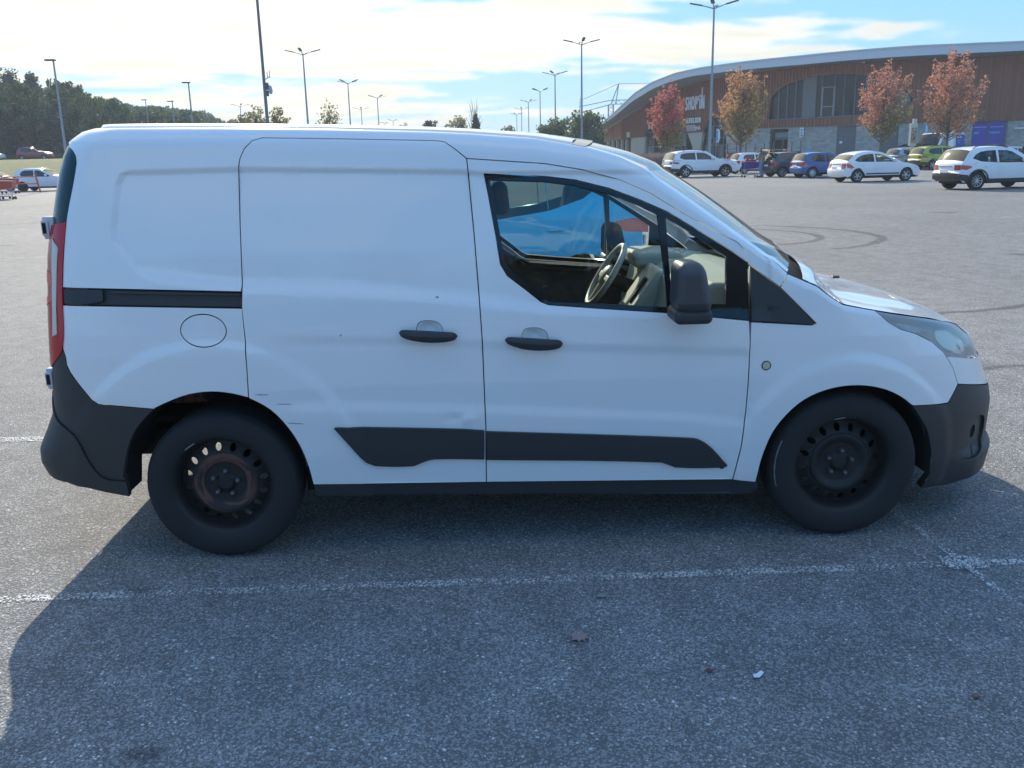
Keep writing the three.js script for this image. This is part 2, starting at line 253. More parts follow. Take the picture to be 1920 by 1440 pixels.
function open_(pts, step = 0.03, lim = 60) { const m = smooth([...pts, [pts[pts.length - 1][0] + 1, pts[pts.length - 1][1] + 3], [pts[0][0] - 3, pts[0][1] + 3]], step, lim), e = pts[pts.length - 1]; const i = m.findIndex((p) => Math.abs(p[0] - e[0]) < 1e-9 && Math.abs(p[1] - e[1]) < 1e-9); return m.slice(0, i + 1); }
const area2 = (p) => p.reduce((s, a, i) => { const b = p[(i + 1) % p.length]; return s + a[0] * b[1] - b[0] * a[1]; }, 0);
function inset(p, d) {   // move an outline (counter-clockwise) inwards
  const n = p.length; return p.map((q, i) => { const a = p[(i + n - 1) % n], b = p[(i + 1) % n]; let e1 = [q[0] - a[0], q[1] - a[1]], e2 = [b[0] - q[0], b[1] - q[1]]; const l1 = Math.hypot(...e1) || 1, l2 = Math.hypot(...e2) || 1; const n1 = [-e1[1] / l1, e1[0] / l1], n2 = [-e2[1] / l2, e2[0] / l2]; let m = [n1[0] + n2[0], n1[1] + n2[1]]; const l = Math.hypot(...m) || 1, c = clamp((n1[0] * m[0] + n1[1] * m[1]) / l, 0.45, 1); return [q[0] + m[0] / l * d / c, q[1] + m[1] / l * d / c]; });
}
// a patch of a curved skin: outline and holes in the skin's own two coordinates, cut into small triangles, with an edge folded inwards
function patch(outline, { holes = [], pos, nor, gap = 0.0022, depth = 0.018, step = 0.05, flip = 1, fine = null, rev = 0 }) {
  let o = outline; if (area2(o) < 0) o = o.slice().reverse(); o = inset(o, gap);
  const hs = holes.map((h) => { if (area2(h) < 0) h = h.slice().reverse(); return inset(h, -gap).reverse(); });
  const pts = [...o, ...hs.flat()]; let tri = THREE.ShapeUtils.triangulateShape(o.map((p) => new THREE.Vector2(...p)), hs.map((h) => h.map((p) => new THREE.Vector2(...p))));
  tri = tri.map((t) => { const [a, b, c] = t.map((i) => pts[i]); return (b[0] - a[0]) * (c[1] - a[1]) - (b[1] - a[1]) * (c[0] - a[0]) < 0 ? [t[0], t[2], t[1]] : t; });
  for (let it = 0; it < 11; it++) {
    const mid = new Map(); let any = false; const out = [];
    const get = (a, b) => { const A = pts[a], B = pts[b]; if (Math.hypot(A[0] - B[0], A[1] - B[1]) <= (fine ? Math.min(step, fine((A[0] + B[0]) / 2, (A[1] + B[1]) / 2)) : step)) return -1; const k = a < b ? a * 1e6 + b : b * 1e6 + a; let m = mid.get(k); if (m === undefined) { m = pts.length; pts.push([(A[0] + B[0]) / 2, (A[1] + B[1]) / 2]); mid.set(k, m); } any = true; return m; };
    for (const [a, b, c] of tri) {
      const x = get(a, b), y = get(b, c), z = get(c, a), n = (x >= 0) + (y >= 0) + (z >= 0);
      if (!n) out.push([a, b, c]);
      else if (n === 3) out.push([a, x, z], [x, b, y], [z, y, c], [x, y, z]);
      else if (n === 1) { if (x >= 0) out.push([a, x, c], [x, b, c]); else if (y >= 0) out.push([a, b, y], [a, y, c]); else out.push([a, b, z], [z, b, c]); }
      else if (x < 0) out.push([z, y, c], [a, b, y], [a, y, z]);
      else if (y < 0) out.push([a, x, z], [x, b, c], [x, c, z]);
      else out.push([x, b, y], [a, x, y], [a, y, c]);
    }
    tri = out; if (!any) break;
  }
  const P = [], N = [], U = [], I = [];
  for (const q of pts) { const p = pos(...q), n = nor(...q); P.push(p.x, p.y, p.z * flip); N.push(n.x, n.y, n.z * flip); U.push(q[0], q[1]); }
  const fw = (flip > 0) !== !!rev;
  for (const t of tri) fw ? I.push(...t) : I.push(t[0], t[2], t[1]);
  if (depth) for (const loop of [o, ...hs]) {
    const base = P.length / 3, m = loop.length;
    loop.forEach((q, i) => {
      const p = pos(...q), n = nor(...q), a = loop[(i + m - 1) % m], b = loop[(i + 1) % m], e = pos(...b).sub(pos(...a)), w = e.cross(n).normalize(); if (rev) w.negate();
      for (const d of [0, depth]) { P.push(p.x - n.x * d, p.y - n.y * d, (p.z - n.z * d) * flip); N.push(w.x, w.y, w.z * flip); U.push(q[0], q[1]); }
    });
    for (let i = 0; i < m; i++) { const a = base + i * 2, b = base + ((i + 1) % m) * 2; fw ? I.push(a, a + 1, b, b, a + 1, b + 1) : I.push(a, b, a + 1, b, b + 1, a + 1); }
  }
  const g = new THREE.BufferGeometry(); g.setAttribute('position', new THREE.Float32BufferAttribute(P, 3)); g.setAttribute('normal', new THREE.Float32BufferAttribute(N, 3)); g.setAttribute('uv', new THREE.Float32BufferAttribute(U, 2)); g.setIndex(I); return g;
}
function skin(outline, o = {}) { const off = o.off || 0; return patch(outline, { pos: (u, y) => PV(u, y, off), nor: (u, y) => PN(u, y, off), ...o }); }
const FINE = (u, y) => Math.min(0.009 + 0.5 * Math.abs(y - tab(u, YT) + .011), u > .1 ? 0.016 + 0.4 * Math.abs(y - tab(u, YB) + .025) : 1, 0.03 + 0.4 * Math.abs(y - tab(u, YC) - .02), y > 1.1 ? 0.010 + 0.4 * Math.abs(u - tab(y, UB) - .015) : 1, 0.018 + 0.4 * Math.max(0, tab(u, V.TOP) - y - .06));
const ellipse = (cx, cy, a, b, n = 40, tilt = 0) => Array.from({ length: n }, (_, i) => { const t = i / n * 2 * Math.PI, x = a * Math.cos(t), y = b * Math.sin(t); return [cx + x * Math.cos(tilt) - y * Math.sin(tilt), cy + x * Math.sin(tilt) + y * Math.cos(tilt)]; });

// outlines measured on the side of the van
const slideL = [[.156, .722], [.160, .84], [.161, .954], [.155, 1.085], [.161, 1.18], [.162, 1.409], [.168, 1.638], [.175, 1.673], [.195, 1.711], [.224, 1.738], [.262, 1.749], [.587, 1.738], [.959, 1.723], [.991, 1.717], [1.033, 1.687], [1.076, 1.651]];
const postB = [[1.076, 1.651], [1.08, 1.605], [1.097, 1.355], [1.110, 1.1], [1.117, .927], [1.121, .561], [1.116, .305]];
const archR = [[.383, .325], [.380, .345], [.372, .403], [.349, .492], [.302, .589], [.239, .667], [.160, .718], [.090, .742], [.006, .752], [-.082, .744], [-.162, .718], [-.229, .686], [-.29, .63], [-.333, .575], [-.365, .51], [-.389, .431], [-.405, .36], [-.388, .298]];
const doorTop = [[1.076, 1.651], [1.39, 1.624], [1.541, 1.597], [1.693, 1.556], [1.815, 1.501], [1.937, 1.424], [2.073, 1.346], [2.167, 1.299], [2.199, 1.264], [2.212, 1.223]];
const doorF = [[2.215, .98], [2.22, .893], [2.22, .731], [2.217, .591], [2.204, .437], [2.18, .28]];
const archF = [[2.281, .266], [2.290, .338], [2.303, .405], [2.334, .496], [2.388, .576], [2.459, .640], [2.551, .680], [2.656, .695], [2.753, .686], [2.842, .655], [2.922, .596], [2.988, .487], [3.035, .378], [3.055, .255], [3.036, .178]];
const winO = [[1.145, 1.590], [1.389, 1.576], [1.510, 1.560], [1.647, 1.524], [1.769, 1.477], [1.883, 1.426], [2.035, 1.332], [2.151, 1.259], [2.212, 1.215], [2.216, .982], [1.862, 1.023], [1.606, 1.046], [1.391, 1.067], [1.360, 1.080], [1.300, 1.130], [1.226, 1.188], [1.200, 1.234], [1.184, 1.352], [1.158, 1.516]];
const glassO = [[1.168, 1.567], [1.388, 1.555], [1.509, 1.538], [1.647, 1.501], [1.769, 1.453], [1.842, 1.418], [1.860, 1.249], [1.877, 1.045], [1.607, 1.068], [1.40, 1.090], [1.372, 1.103], [1.312, 1.153], [1.243, 1.208], [1.219, 1.248], [1.203, 1.352], [1.180, 1.5]];
const qglassO = [[1.878, 1.402], [1.986, 1.333], [2.122, 1.240], [2.119, 1.050], [1.899, 1.060]];
const lampO = [[2.879, 1.002], [3.026, .977], [3.23, .941], [3.47, .88], [3.547, .814], [3.555, .722], [3.38, .742], [3.161, .785], [3.110, .853], [3.033, .895], [2.957, .921], [2.912, .953]];
const tailO = [[-.521, 1.443], [-.540, 1.30], [-.550, 1.191], [-.573, .941], [-.672, .854], [-.775, .90], [-.78, 1.131], [-.76, 1.302], [-.72, 1.40]];
const darkO = [[-.585, 1.742], [-.535, 1.735], [-.490, 1.714], [-.474, 1.693], [-.470, 1.668], [-.483, 1.599], [-.521, 1.443], [-.72, 1.40], [-.70, 1.55], [-.66, 1.69], [-.63, 1.735]];
const railT = 1.186, smoothArchR = open_(archR);

const van = thing('panel_van', 'white panel van seen side-on, parked across the foreground, with black steel wheels and rusty hubs', 'van');
function cupG(cx, cy, a, b, flip) {   // the finger recess behind a door handle
  const ring = cupO(cx, cy, a, b), n = ring.length, P = [], I = [];
  const put = (p) => P.push(p.x, p.y, p.z * flip);
  for (const k of [0, .35, .7, .92]) for (const q of ring) { const u = lerp(q[0], cx, k), y = lerp(q[1], cy + b * .4, k); put(PV(u, y, -0.004 - 0.026 * Math.sin(Math.min(1, k * 1.25) * Math.PI / 2))); }
  put(PV(cx, cy + b * .4, -0.030));
  for (let k = 0; k < 3; k++) for (let i = 0; i < n; i++) { const a0 = k * n + i, b0 = k * n + (i + 1) % n; I.push(a0, b0, a0 + n, b0, b0 + n, a0 + n); }
  for (let i = 0; i < n; i++) I.push(3 * n + i, 3 * n + (i + 1) % n, 4 * n);
  const g = new THREE.BufferGeometry(); g.setAttribute('position', new THREE.Float32BufferAttribute(P, 3)); g.setIndex(I); g.computeVertexNormals(); return g;
}
const cupO = (cx, cy, a, b) => smooth([[cx - a, cy - .012], [cx - a * .86, cy + b * .62], [cx - a * .62, cy + b * .94], [cx, cy + b], [cx + a * .45, cy + b * .9], [cx + a * .82, cy + b * .55], [cx + a, cy - .02]], 0.012, 60);
function handleG(cx, cy, len, slope, flip) {
  const pts = 26, R = 10;
  return gridG(pts, R, (s, t) => {
    const q = s * 2 - 1, e = Math.pow(Math.max(0, 1 - Math.pow(Math.abs(q), 7)), 0.5), hh = 0.0225 * e * (1 + 0.12 * Math.cos(q * 3)), th = 0.012 * e, a = t * 2 * Math.PI;
    const u = cx + q * len / 2, y = cy - slope * q * len / 2 + hh * Math.sin(a) - 0.006 * (1 - q * q);
    const p = PV(u, y, 0.010 + 0.030 * (1 - Math.pow(Math.abs(q), 3)) + th * Math.cos(a)); return [p.x, p.y, p.z * flip];
  });
}
function hoodOutlinePoint(u) { const y = tab(u, V.TOP) - 0.006; return PV(u, y); }
for (const f of [1, -1]) {
  const S = (name, o, mat, opt = {}, label) => part(name, skin(o, { flip: f, ...opt }), mat, van, label);
  // upper body side: roof edge, rear quarter above the runner, windscreen pillar
  const topEdge = []; for (let u = -.56; u < 2.36; u += 0.04) topEdge.push([u, tab(u, V.TOP) - 0.004]); topEdge.push([2.376, 1.166]);
  const upper = [...open_([[-.553, 1.186], [-.542, 1.30], [-.524, 1.443], [-.486, 1.599], [-.473, 1.668], [-.477, 1.693], [-.493, 1.712], [-.535, 1.735], [-.565, 1.748]]), ...topEdge, [2.34, 1.113], [2.216, 1.208], ...doorTop.slice(1).reverse(), ...slideL.slice(4).reverse(), [.156, railT - .034]];
  S('body_side', upper, PAINT, { fine: FINE, step: 0.045 });
  const qi = smoothArchR.findIndex((p) => p[0] < .158), qj = smoothArchR.findIndex((p) => p[0] < -.229);
  const sideEdge = open_([[-.573, .941], [-.563, .878], [-.550, .846], [-.478, .732], [-.451, .714], [-.396, .707], [-.229, .686]]);
  S('rear_quarter', [[-.556, 1.118], [.157, 1.087], ...slideL.slice(0, 3).reverse(), ...smoothArchR.slice(qi, qj), ...sideEdge.slice().reverse()], PAINT, { fine: FINE, step: 0.035, holes: f > 0 ? [ellipse(-.003, 1.002, .091, .0655, 40, -.04)] : [] });
  if (f > 0) S('fuel_flap', ellipse(-.003, 1.002, .091, .0655, 40, -.04), PAINT, { step: 0.02 });
  const rail = S('door_runner', [[-.552, 1.184], [-.395, 1.178], [.156, 1.150], [.156, 1.089], [-.399, 1.114], [-.553, 1.120]], PLASTIC, { off: -0.016, depth: 0.01 });
  part('runner_lip', skin([[-.36, 1.172], [.153, 1.146], [.153, 1.135], [-.36, 1.158]], { flip: f, off: -0.004, depth: 0.012 }), PLASTIC, rail);
  part('runner_cap', skin([[-.55, 1.183], [-.39, 1.176], [-.39, 1.128], [-.46, 1.118], [-.551, 1.122]], { flip: f, off: 0.001 }), PLASTIC, rail);
  // doors
  const sd = S('sliding_door', [...slideL, ...postB.slice(1), ...smoothArchR.slice(0, smoothArchR.findIndex((p) => p[0] < .158))], PAINT, { fine: FINE, step: 0.035, holes: [cupO(.905, .974, .056, .042)] });
  part('door_handle', handleG(.899, .962, .238, .08, f), PLASTIC, sd); part('handle_recess', cupG(.905, .974, .056, .042, f), PAINT, sd);
  const fd = S('front_door', [...doorTop, ...winO.slice(0, 9).reverse(), ...winO.slice(10).reverse(), ...doorF, ...postB.slice(1).reverse()], PAINT, { fine: FINE, step: 0.035, holes: [cupO(1.332, .933, .056, .042)] });
  part('door_handle', handleG(1.327, .920, .238, .09, f), PLASTIC, fd); part('handle_recess', cupG(1.332, .933, .056, .042, f), PAINT, fd);
  part('window_frame', skin(winO, { flip: f, off: -0.004, holes: [glassO, qglassO], step: 0.06, gap: 0.001 }), GLOSSBLACK, fd);
  part('side_window', skin(glassO, { flip: f, off: -0.012, step: 0.12, gap: -0.004, depth: 0 }), GLASS, fd); part('quarter_window', skin(qglassO, { flip: f, off: -0.012, step: 0.12, gap: -0.004, depth: 0 }), GLASS, fd);
  part('door_trim', skin(smooth([[1.121, .545], [1.997, .484], [2.04, .467], [2.083, .432], [2.154, .35], [2.138, .341], [1.925, .349], [1.866, .374], [1.118, .414]], 0.03, 45), { flip: f, off: 0.013, depth: 0.02, step: 0.06 }), PLASTIC, fd);
  part('door_trim', skin(smooth([[.490, .583], [.5, .586], [.996, .560], [1.116, .549], [1.112, .416], [.899, .424], [.855, .413], [.814, .396], [.65, .402], [.616, .419], [.554, .497]], 0.03, 45), { flip: f, off: 0.013, depth: 0.02, step: 0.06 }), PLASTIC, sd);
  S('sill', [[.383, .322], [1.116, .303], [2.18, .277], [2.295, .266], [2.301, .20], [1.2, .235], [.381, .262]], PLASTIC, { off: -0.012, depth: 0.05 });
  // front
  S('front_fender', [[2.221, .975], [2.474, .955], [2.491, .962], [2.34, 1.113], [2.376, 1.164], [2.536, 1.094], [2.678, 1.033], [2.879, 1.002], [2.912, .953], [2.957, .921], [3.033, .895], [3.11, .853], [3.161, .785], [3.193, .727], [3.204, .652], [3.119, .578], [2.93, .590], ...open_(archF).reverse().filter((p) => p[0] < 2.925 && p[1] < .7), ...doorF.slice(1).reverse()], PAINT, { step: 0.035 });
  S('pillar_trim', [[2.216, 1.206], [2.34, 1.111], [2.488, .963], [2.486, .957], [2.474, .955], [2.221, .978]], PLASTIC, { off: 0.005 });
  S('bumper_top', [[3.161, .785], [3.38, .742], [3.555, .722], [UMAX, .715], [UMAX, .578], [3.584, .578], [3.204, .652], [3.193, .727]], PAINT);
  const archFs = open_(archF);
  const fogO = [[3.150, .490], [3.435, .452], [3.452, .33], [3.30, .29], [3.2, .315]];
  const bf = S('front_bumper', [[3.204, .652], [3.584, .576], [UMAX, .576], [UMAX, .19], [3.60, .19], [3.289, .186], [3.184, .165], [3.036, .178], [3.055, .255], [3.035, .378], [2.988, .487], [2.925, .592], [3.119, .577]], PLASTIC, { holes: [smooth(fogO, 0.03, 95)], step: 0.04, depth: 0.03 });
  part('fog_light_surround', skin(smooth(fogO, 0.03, 95), { flip: f, off: -0.014, gap: -0.014, depth: 0.01, holes: [ellipse(3.345, .398, .042, .046, 24)] }), PLASTIC, bf);
  part('fog_light', skin(ellipse(3.345, .398, .05, .054, 24), { flip: f, off: -0.026, depth: 0.0 }), M(.06, .065, .07, .25), bf);
  const hl = S('headlight_housing', lampO, M(0.17, 0.17, 0.165, 0.3), { off: -0.045, gap: -0.004, depth: 0 });
  part('reflector', skin(ellipse(3.36, .838, .150, .070, 28, -.15), { flip: f, off: -0.035, depth: 0.01, step: 0.05 }), M(0.75, 0.74, 0.66, 0.25, { metalness: 0.9 }), hl);
  part('reflector', skin(ellipse(3.08, .928, .085, .026, 24, -.25), { flip: f, off: -0.035, depth: 0.01 }), M(0.30, 0.32, 0.36, 0.3, { metalness: 0.7 }), hl);
  part('headlight_lens', skin(smooth(lampO, 0.03, 45), { flip: f, off: -0.001, depth: 0.012, step: 0.05 }), new THREE.MeshPhysicalMaterial({ color: new THREE.Color().setRGB(.86, .86, .84), transmission: 0.68, roughness: 0.24, thickness: 0, ior: 1.5 }), hl);
  S('grille', [[3.557, .800], [UMAX, .795], [UMAX, .722], [3.557, .724]], PLASTIC, { off: -0.012 });
  const mk = S('indicator_ring', ellipse(2.291, .791, .022, .022, 24), PLASTIC, { off: 0.003, depth: 0.006, holes: [ellipse(2.291, .791, .0145, .0145, 24)] });
  part('indicator_lens', skin(ellipse(2.291, .791, .0155, .0155, 20), { flip: f, off: 0.004, depth: 0.006, gap: 0 }), M(0.55, 0.50, 0.40, 0.25), mk);
  // tail
  S('corner_trim', smooth(darkO, 0.03, 60), GLOSSBLACK, { off: -0.003 });
  const tl = S('tail_light', smooth(tailO, 0.03, 60), M(0.50, 0.010, 0.016, 0.2), { off: 0.004 });
  part('clear_strip', skin([[-.562, 1.34], [-.605, 1.38], [-.615, 1.10], [-.628, .985], [-.592, 1.0], [-.578, 1.2]], { flip: f, off: 0.0065, depth: 0.004 }), M(0.62, 0.58, 0.50, 0.2), tl);
  part('reflector', skin([[-.61, 1.24], [-.70, 1.25], [-.70, 1.20], [-.61, 1.185]], { flip: f, off: 0.0065, depth: 0.004 }), M(0.75, 0.02, 0.03, 0.2), tl);
  part('reflector', skin([[-.61, 1.16], [-.70, 1.14], [-.70, 1.10], [-.61, 1.13]], { flip: f, off: 0.0065, depth: 0.004 }), M(0.75, 0.02, 0.03, 0.2), tl);
  const seam = open_([[-.388, .372], [-.464, .382], [-.493, .40], [-.526, .463], [-.571, .584], [-.684, .656], [-.73, .70]]);
  S('bumper_side', [[-.72, .82], [-.672, .858], ...sideEdge, ...smoothArchR.slice(qj).filter((p) => p[1] > .38), ...seam], PLASTIC, { step: 0.045, depth: 0.03 });
  const br = UREAR(.5);
  S('rear_bumper', [...seam, [-.76, .745], [UREAR(.745), .745], [UREAR(.62), .62], [br, .5], [UREAR(.37), .37], [-.75, .385], [-.635, .370], [-.552, .348], [-.485, .325], [-.387, .300]], PLASTIC, { step: 0.05, depth: 0.03, off: 0.008 });
  const ru = UREAR(1.2) + 0.004, rd = S('rear_door', [[-.755, .72], [-.79, 1.13], [-.77, 1.30], [-.735, 1.41], [-.71, 1.55], [-.675, 1.70], [UREAR(1.7) + .004, 1.70], [UREAR(1.45) + .004, 1.45], [ru, 1.2], [UREAR(.95) + .004, .95], [UREAR(.735) + .004, .735]], PAINT, { step: 0.08 });
  for (const y of [1.415, .80]) { const z = f * (y > 1 ? .735 : .79), x = tab(y, V.XR); part('hinge', flat([boxG(.05, .09, .05, x + .016, y, z, .008), boxG(.03, .06, .014, x + .004, y, z + f * .025, .004)]), M(.55, .57, .6, .35, { clearcoat: .4 }), rd); part('hinge_pin', boxG(.013, .042, .006, x + .002, y, z + f * .033), DARK, rd); }
  // the dark inner skin that closes the gaps behind the panels
  part('inner_shell', skin([[-.40, 1.68], [-.38, 1.70], [1.1, 1.66], [1.11, 1.02], [2.25, .93], [2.35, 1.08], [2.85, .95], [3.1, .80], [3.55, .70], [3.58, .60], [3.2, .56], [2.95, .62], ...archF.slice(2, 10).reverse().map((p) => [p[0], p[1] + .03]), [2.27, .30], [.40, .34], ...archR.slice(2, 13).map((p) => [p[0], p[1] + .03]), [-.25, .72], [-.40, .75], [-.47, .9], [-.47, 1.3]], { flip: f, off: -0.04, depth: 0, step: 0.09 }), TRIM, van);
  // door mirror
  const mir = part('door_mirror', (() => { const g = new RoundedBoxGeometry(.140, .20, .19, 6, .046), p = g.attributes.position; for (let i = 0; i < p.count; i++) { const y = p.getY(i), z = p.getZ(i), t = (y + .10) / .20; let x = p.getX(i); x = x * lerp(1.04, .76, ss(t) * .9) + .004 - .02 * t; p.setXYZ(i, x, y, z + .02 * (1 - Math.abs(t - .5) * 2)); } g.computeVertexNormals(); g.scale(1, 1, f); if (f < 0) g.index && g.setIndex([...g.index.array].reverse()); return g.translate(1.938, 1.148, f * 1.03); })(), M(0.055, 0.056, 0.06, 0.42), van);
  part('mirror_base', flat([new RoundedBoxGeometry(.150, .058, .185, 4, .024).translate(1.938, 1.036, f * 1.025), boxG(.07, .045, .14, 1.99, 1.028, f * .93, .02)]), PLASTIC, mir);
  part('mirror_glass', boxG(.004, .13, .13, 1.8755, 1.145, f * 1.03, .0015), CHROME, mir);
  // side of the dashboard and the door card
  part('door_card', skin([[1.16, .35], [2.19, .33], [2.2, 1.0], [1.86, 1.03], [1.60, 1.05], [1.40, 1.07], [1.30, 1.12], [1.22, 1.18], [1.15, 1.2]], { flip: f, off: -0.075, depth: 0.03, step: 0.15 }), TRIM, van);
  part('door_rail', skin([[1.30, 1.115], [1.40, 1.07], [1.86, 1.032], [1.86, 1.0], [1.40, 1.035]], { flip: f, off: -0.06, depth: 0.05, step: 0.15 }), TRIM, van);
}
// roof skin, bonnet, windscreen: lofted from edge to edge
const edge = (u) => PV(u, tab(u, V.TOP) - 0.004);
const bulge = (u) => 0.20 * ss((u - 1.0) / 1.1);
const profile = (q) => { const a = Math.abs(q); return a > .955 ? -0.001 : a > .925 ? -0.013 : 0.011 * ss((.925 - a) / .05); };
const roofQ = [-1, -.975, -.955, -.95, -.93, -.925, -.905, -.88, -.8, -.6, -.3, 0, .3, .6, .8, .88, .905, .925, .93, .95, .955, .975, 1];
function loft(u0, u1, nu, q, prof, crown, xb) { return gridG(nu, q.length - 1, (s, t) => { const u = lerp(u0, u1, s), e = edge(u), k = q[Math.round(t * (q.length - 1))]; return [e.x + xb(u) * (1 - k * k), e.y + crown(u) * (1 - k * k) + prof(k), -e.z * k]; }); }
part('roof', loft(-.56, 1.50, 60, roofQ, profile, (u) => .02, bulge), PAINT, van);
part('roof_header', loft(1.50, 1.56, 3, roofQ, () => 0, () => .032, bulge), GLOSSBLACK, van);
const wsQ = Array.from({ length: 25 }, (_, i) => (i / 12 - 1) * .935);
part('windscreen', loft(1.56, 2.37, 24, wsQ, () => -0.006, () => .03, bulge), GLASS, van);
for (const s of [1, -1]) part('windscreen_pillar', loft(1.50, 2.376, 30, [.93, .95, .97, .985, 1].map((k) => k * s), () => -0.001, () => .02, bulge), s > 0 ? PAINT : PAINT, van);
part('cowl', gridG(8, 20, (s, t) => { const k = 1 - 2 * t, a = edge(2.345), b = hoodOutlinePoint(2.47); return [lerp(a.x, b.x, s) + .19 * (1 - k * k), lerp(a.y - .03, b.y - .035, s) + .03 * (1 - k * k), -lerp(a.z, b.z, s) * k * .96]; }), DARK, van);
for (const [z0, z1] of [[.62, -.05], [.0, -.62]]) part('wiper', flat([bar([2.47, 1.115, z0], [2.44, 1.155, z1], .009, .006), bar([2.47, 1.08, z0], [2.47, 1.115, z0], .014)]), PLASTIC, van);
const bon = part('bonnet', gridG(64, 30, (s, t) => { const u = lerp(2.44, UMAX, s), k = 1 - 2 * t, e = hoodOutlinePoint(u); const c = .036 * ss((UMAX - u) / .5) , r = .010 * ss((.78 - Math.abs(k)) / .08) * ss((u - 2.4) / .1) * ss((3.6 - u) / .4); const sh = .15 * ss((2.9 - u) / .45); return [e.x + sh * (1 - k * k), e.y + c * (1 - k * k) + r + .002, -e.z * k]; }), PAINT, van);
part('washer_jet', boxG(.035, .012, .03, 2.80, 1.066, .30, .005), PLASTIC, bon);
// floor, bulkhead, cab
part('underbody', flat([boxG(2.0, .10, 1.5, 1.33, .30, 0), boxG(.5, .12, 1.0, -.45, .42, 0), boxG(.6, .2, 1.1, 3.1, .33, 0), boxG(.12, .12, 1.4, 0, .33, 0), boxG(.12, .12, 1.4, 2.66, .33, 0), boxG(3.2, .03, 1.25, 1.2, .56, 0)]), DARK, van);
for (const x of [0, 2.662]) for (const f of [1, -1]) part('wheel_arch_liner', gridG(24, 4, (s, t) => { const a = lerp(x ? -.05 : .12, x ? 1.06 : .94, s) * Math.PI, r = x ? .385 : .42; return [x + r * Math.cos(a), .33 + r * Math.sin(a), f * lerp(.40, .872, t)]; }), DARK, van);
part('cargo_light_block', boxG(1.45, .82, 1.30, .32, 1.24, 0, .05), TRIMLIGHT, van);  // unseen box added inside the body to stop sun leaking through panel gaps
part('bay_light_block', boxG(.80, .40, 1.1, 2.82, .64, 0, .06), STEELBLACK, van);  // plain box added under the bonnet to keep stray sunlight out of the arch
part('bulkhead', boxG(.03, 1.25, 1.50, 1.07, 1.02, 0), TRIM, van);
part('headlining', loft(1.08, 1.52, 10, wsQ, () => -0.05, () => .03, bulge), TRIMLIGHT, van);
const dash = part('dashboard', flat([
  new THREE.ExtrudeGeometry(new THREE.Shape([[1.98, .62], [1.96, .84], [2.0, .98], [2.02, 1.06], [2.10, 1.10], [2.28, 1.095], [2.52, 1.05], [2.52, .62]].map((p) => new THREE.Vector2(...p))), { depth: 1.5, bevelEnabled: true, bevelSize: .02, bevelThickness: .02, bevelSegments: 3 }).translate(0, 0, -.75),
  new RoundedBoxGeometry(.26, .08, .42, 4, .03).translate(2.05, 1.11, -.38)]), M(0.30, 0.32, 0.27, 0.7), van);
part('centre_console', (() => { const g = new RoundedBoxGeometry(.30, .10, .34, 4, .03); g.rotateZ(.95); return g.translate(1.95, .96, -.02); })(), M(0.34, 0.36, 0.30, 0.55), dash);
for (let i = 0; i < 3; i++) { const g = boxG(.05, .012, .05, 0, 0, 0, .004); g.rotateZ(.95); part('dash_button', g.translate(1.875 + i * .028, .955 + i * .039, .04), DARK, dash); }
part('air_vent', (() => { const g = boxG(.20, .014, .05, 0, 0, 0, .005); g.rotateZ(.95); return g.translate(1.915, .955, .11); })(), DARK, dash);
const sw = part('steering_wheel', new THREE.TorusGeometry(.182, .0165, 12, 48), M(0.32, 0.34, 0.29, 0.5), van);
sw.position.set(1.80, 1.015, -.38); sw.rotation.set(0, Math.PI / 2, 0); sw.rotation.order = 'ZYX'; sw.rotation.z = -.56;
part('wheel_hub', flat([new THREE.SphereGeometry(.06, 20, 12).scale(1, 1, .45), boxG(.30, .035, .02, 0, -.01, 0, .009), boxG(.03, .15, .02, 0, -.09, 0, .009)]), M(0.25, 0.27, 0.23, 0.5), sw);
part('steering_column', bar([1.81, 1.01, -.38], [2.03, .90, -.38], .035, .05, 12), DARK, van);
for (const z of [-.38]) { const st = part('seat_backrest', new RoundedBoxGeometry(.14, .60, .48, 5, .06).rotateZ(.16).translate(1.12, .98, z), TRIM, van); part('headrest', new RoundedBoxGeometry(.085, .17, .24, 5, .038).rotateZ(.1).translate(1.235, 1.44, z - .02), M(.03, .035, .05, .8), st); }
part('seat_cushion', new RoundedBoxGeometry(.48, .14, .5, 5, .05).translate(1.38, .66, -.38), TRIM, van);
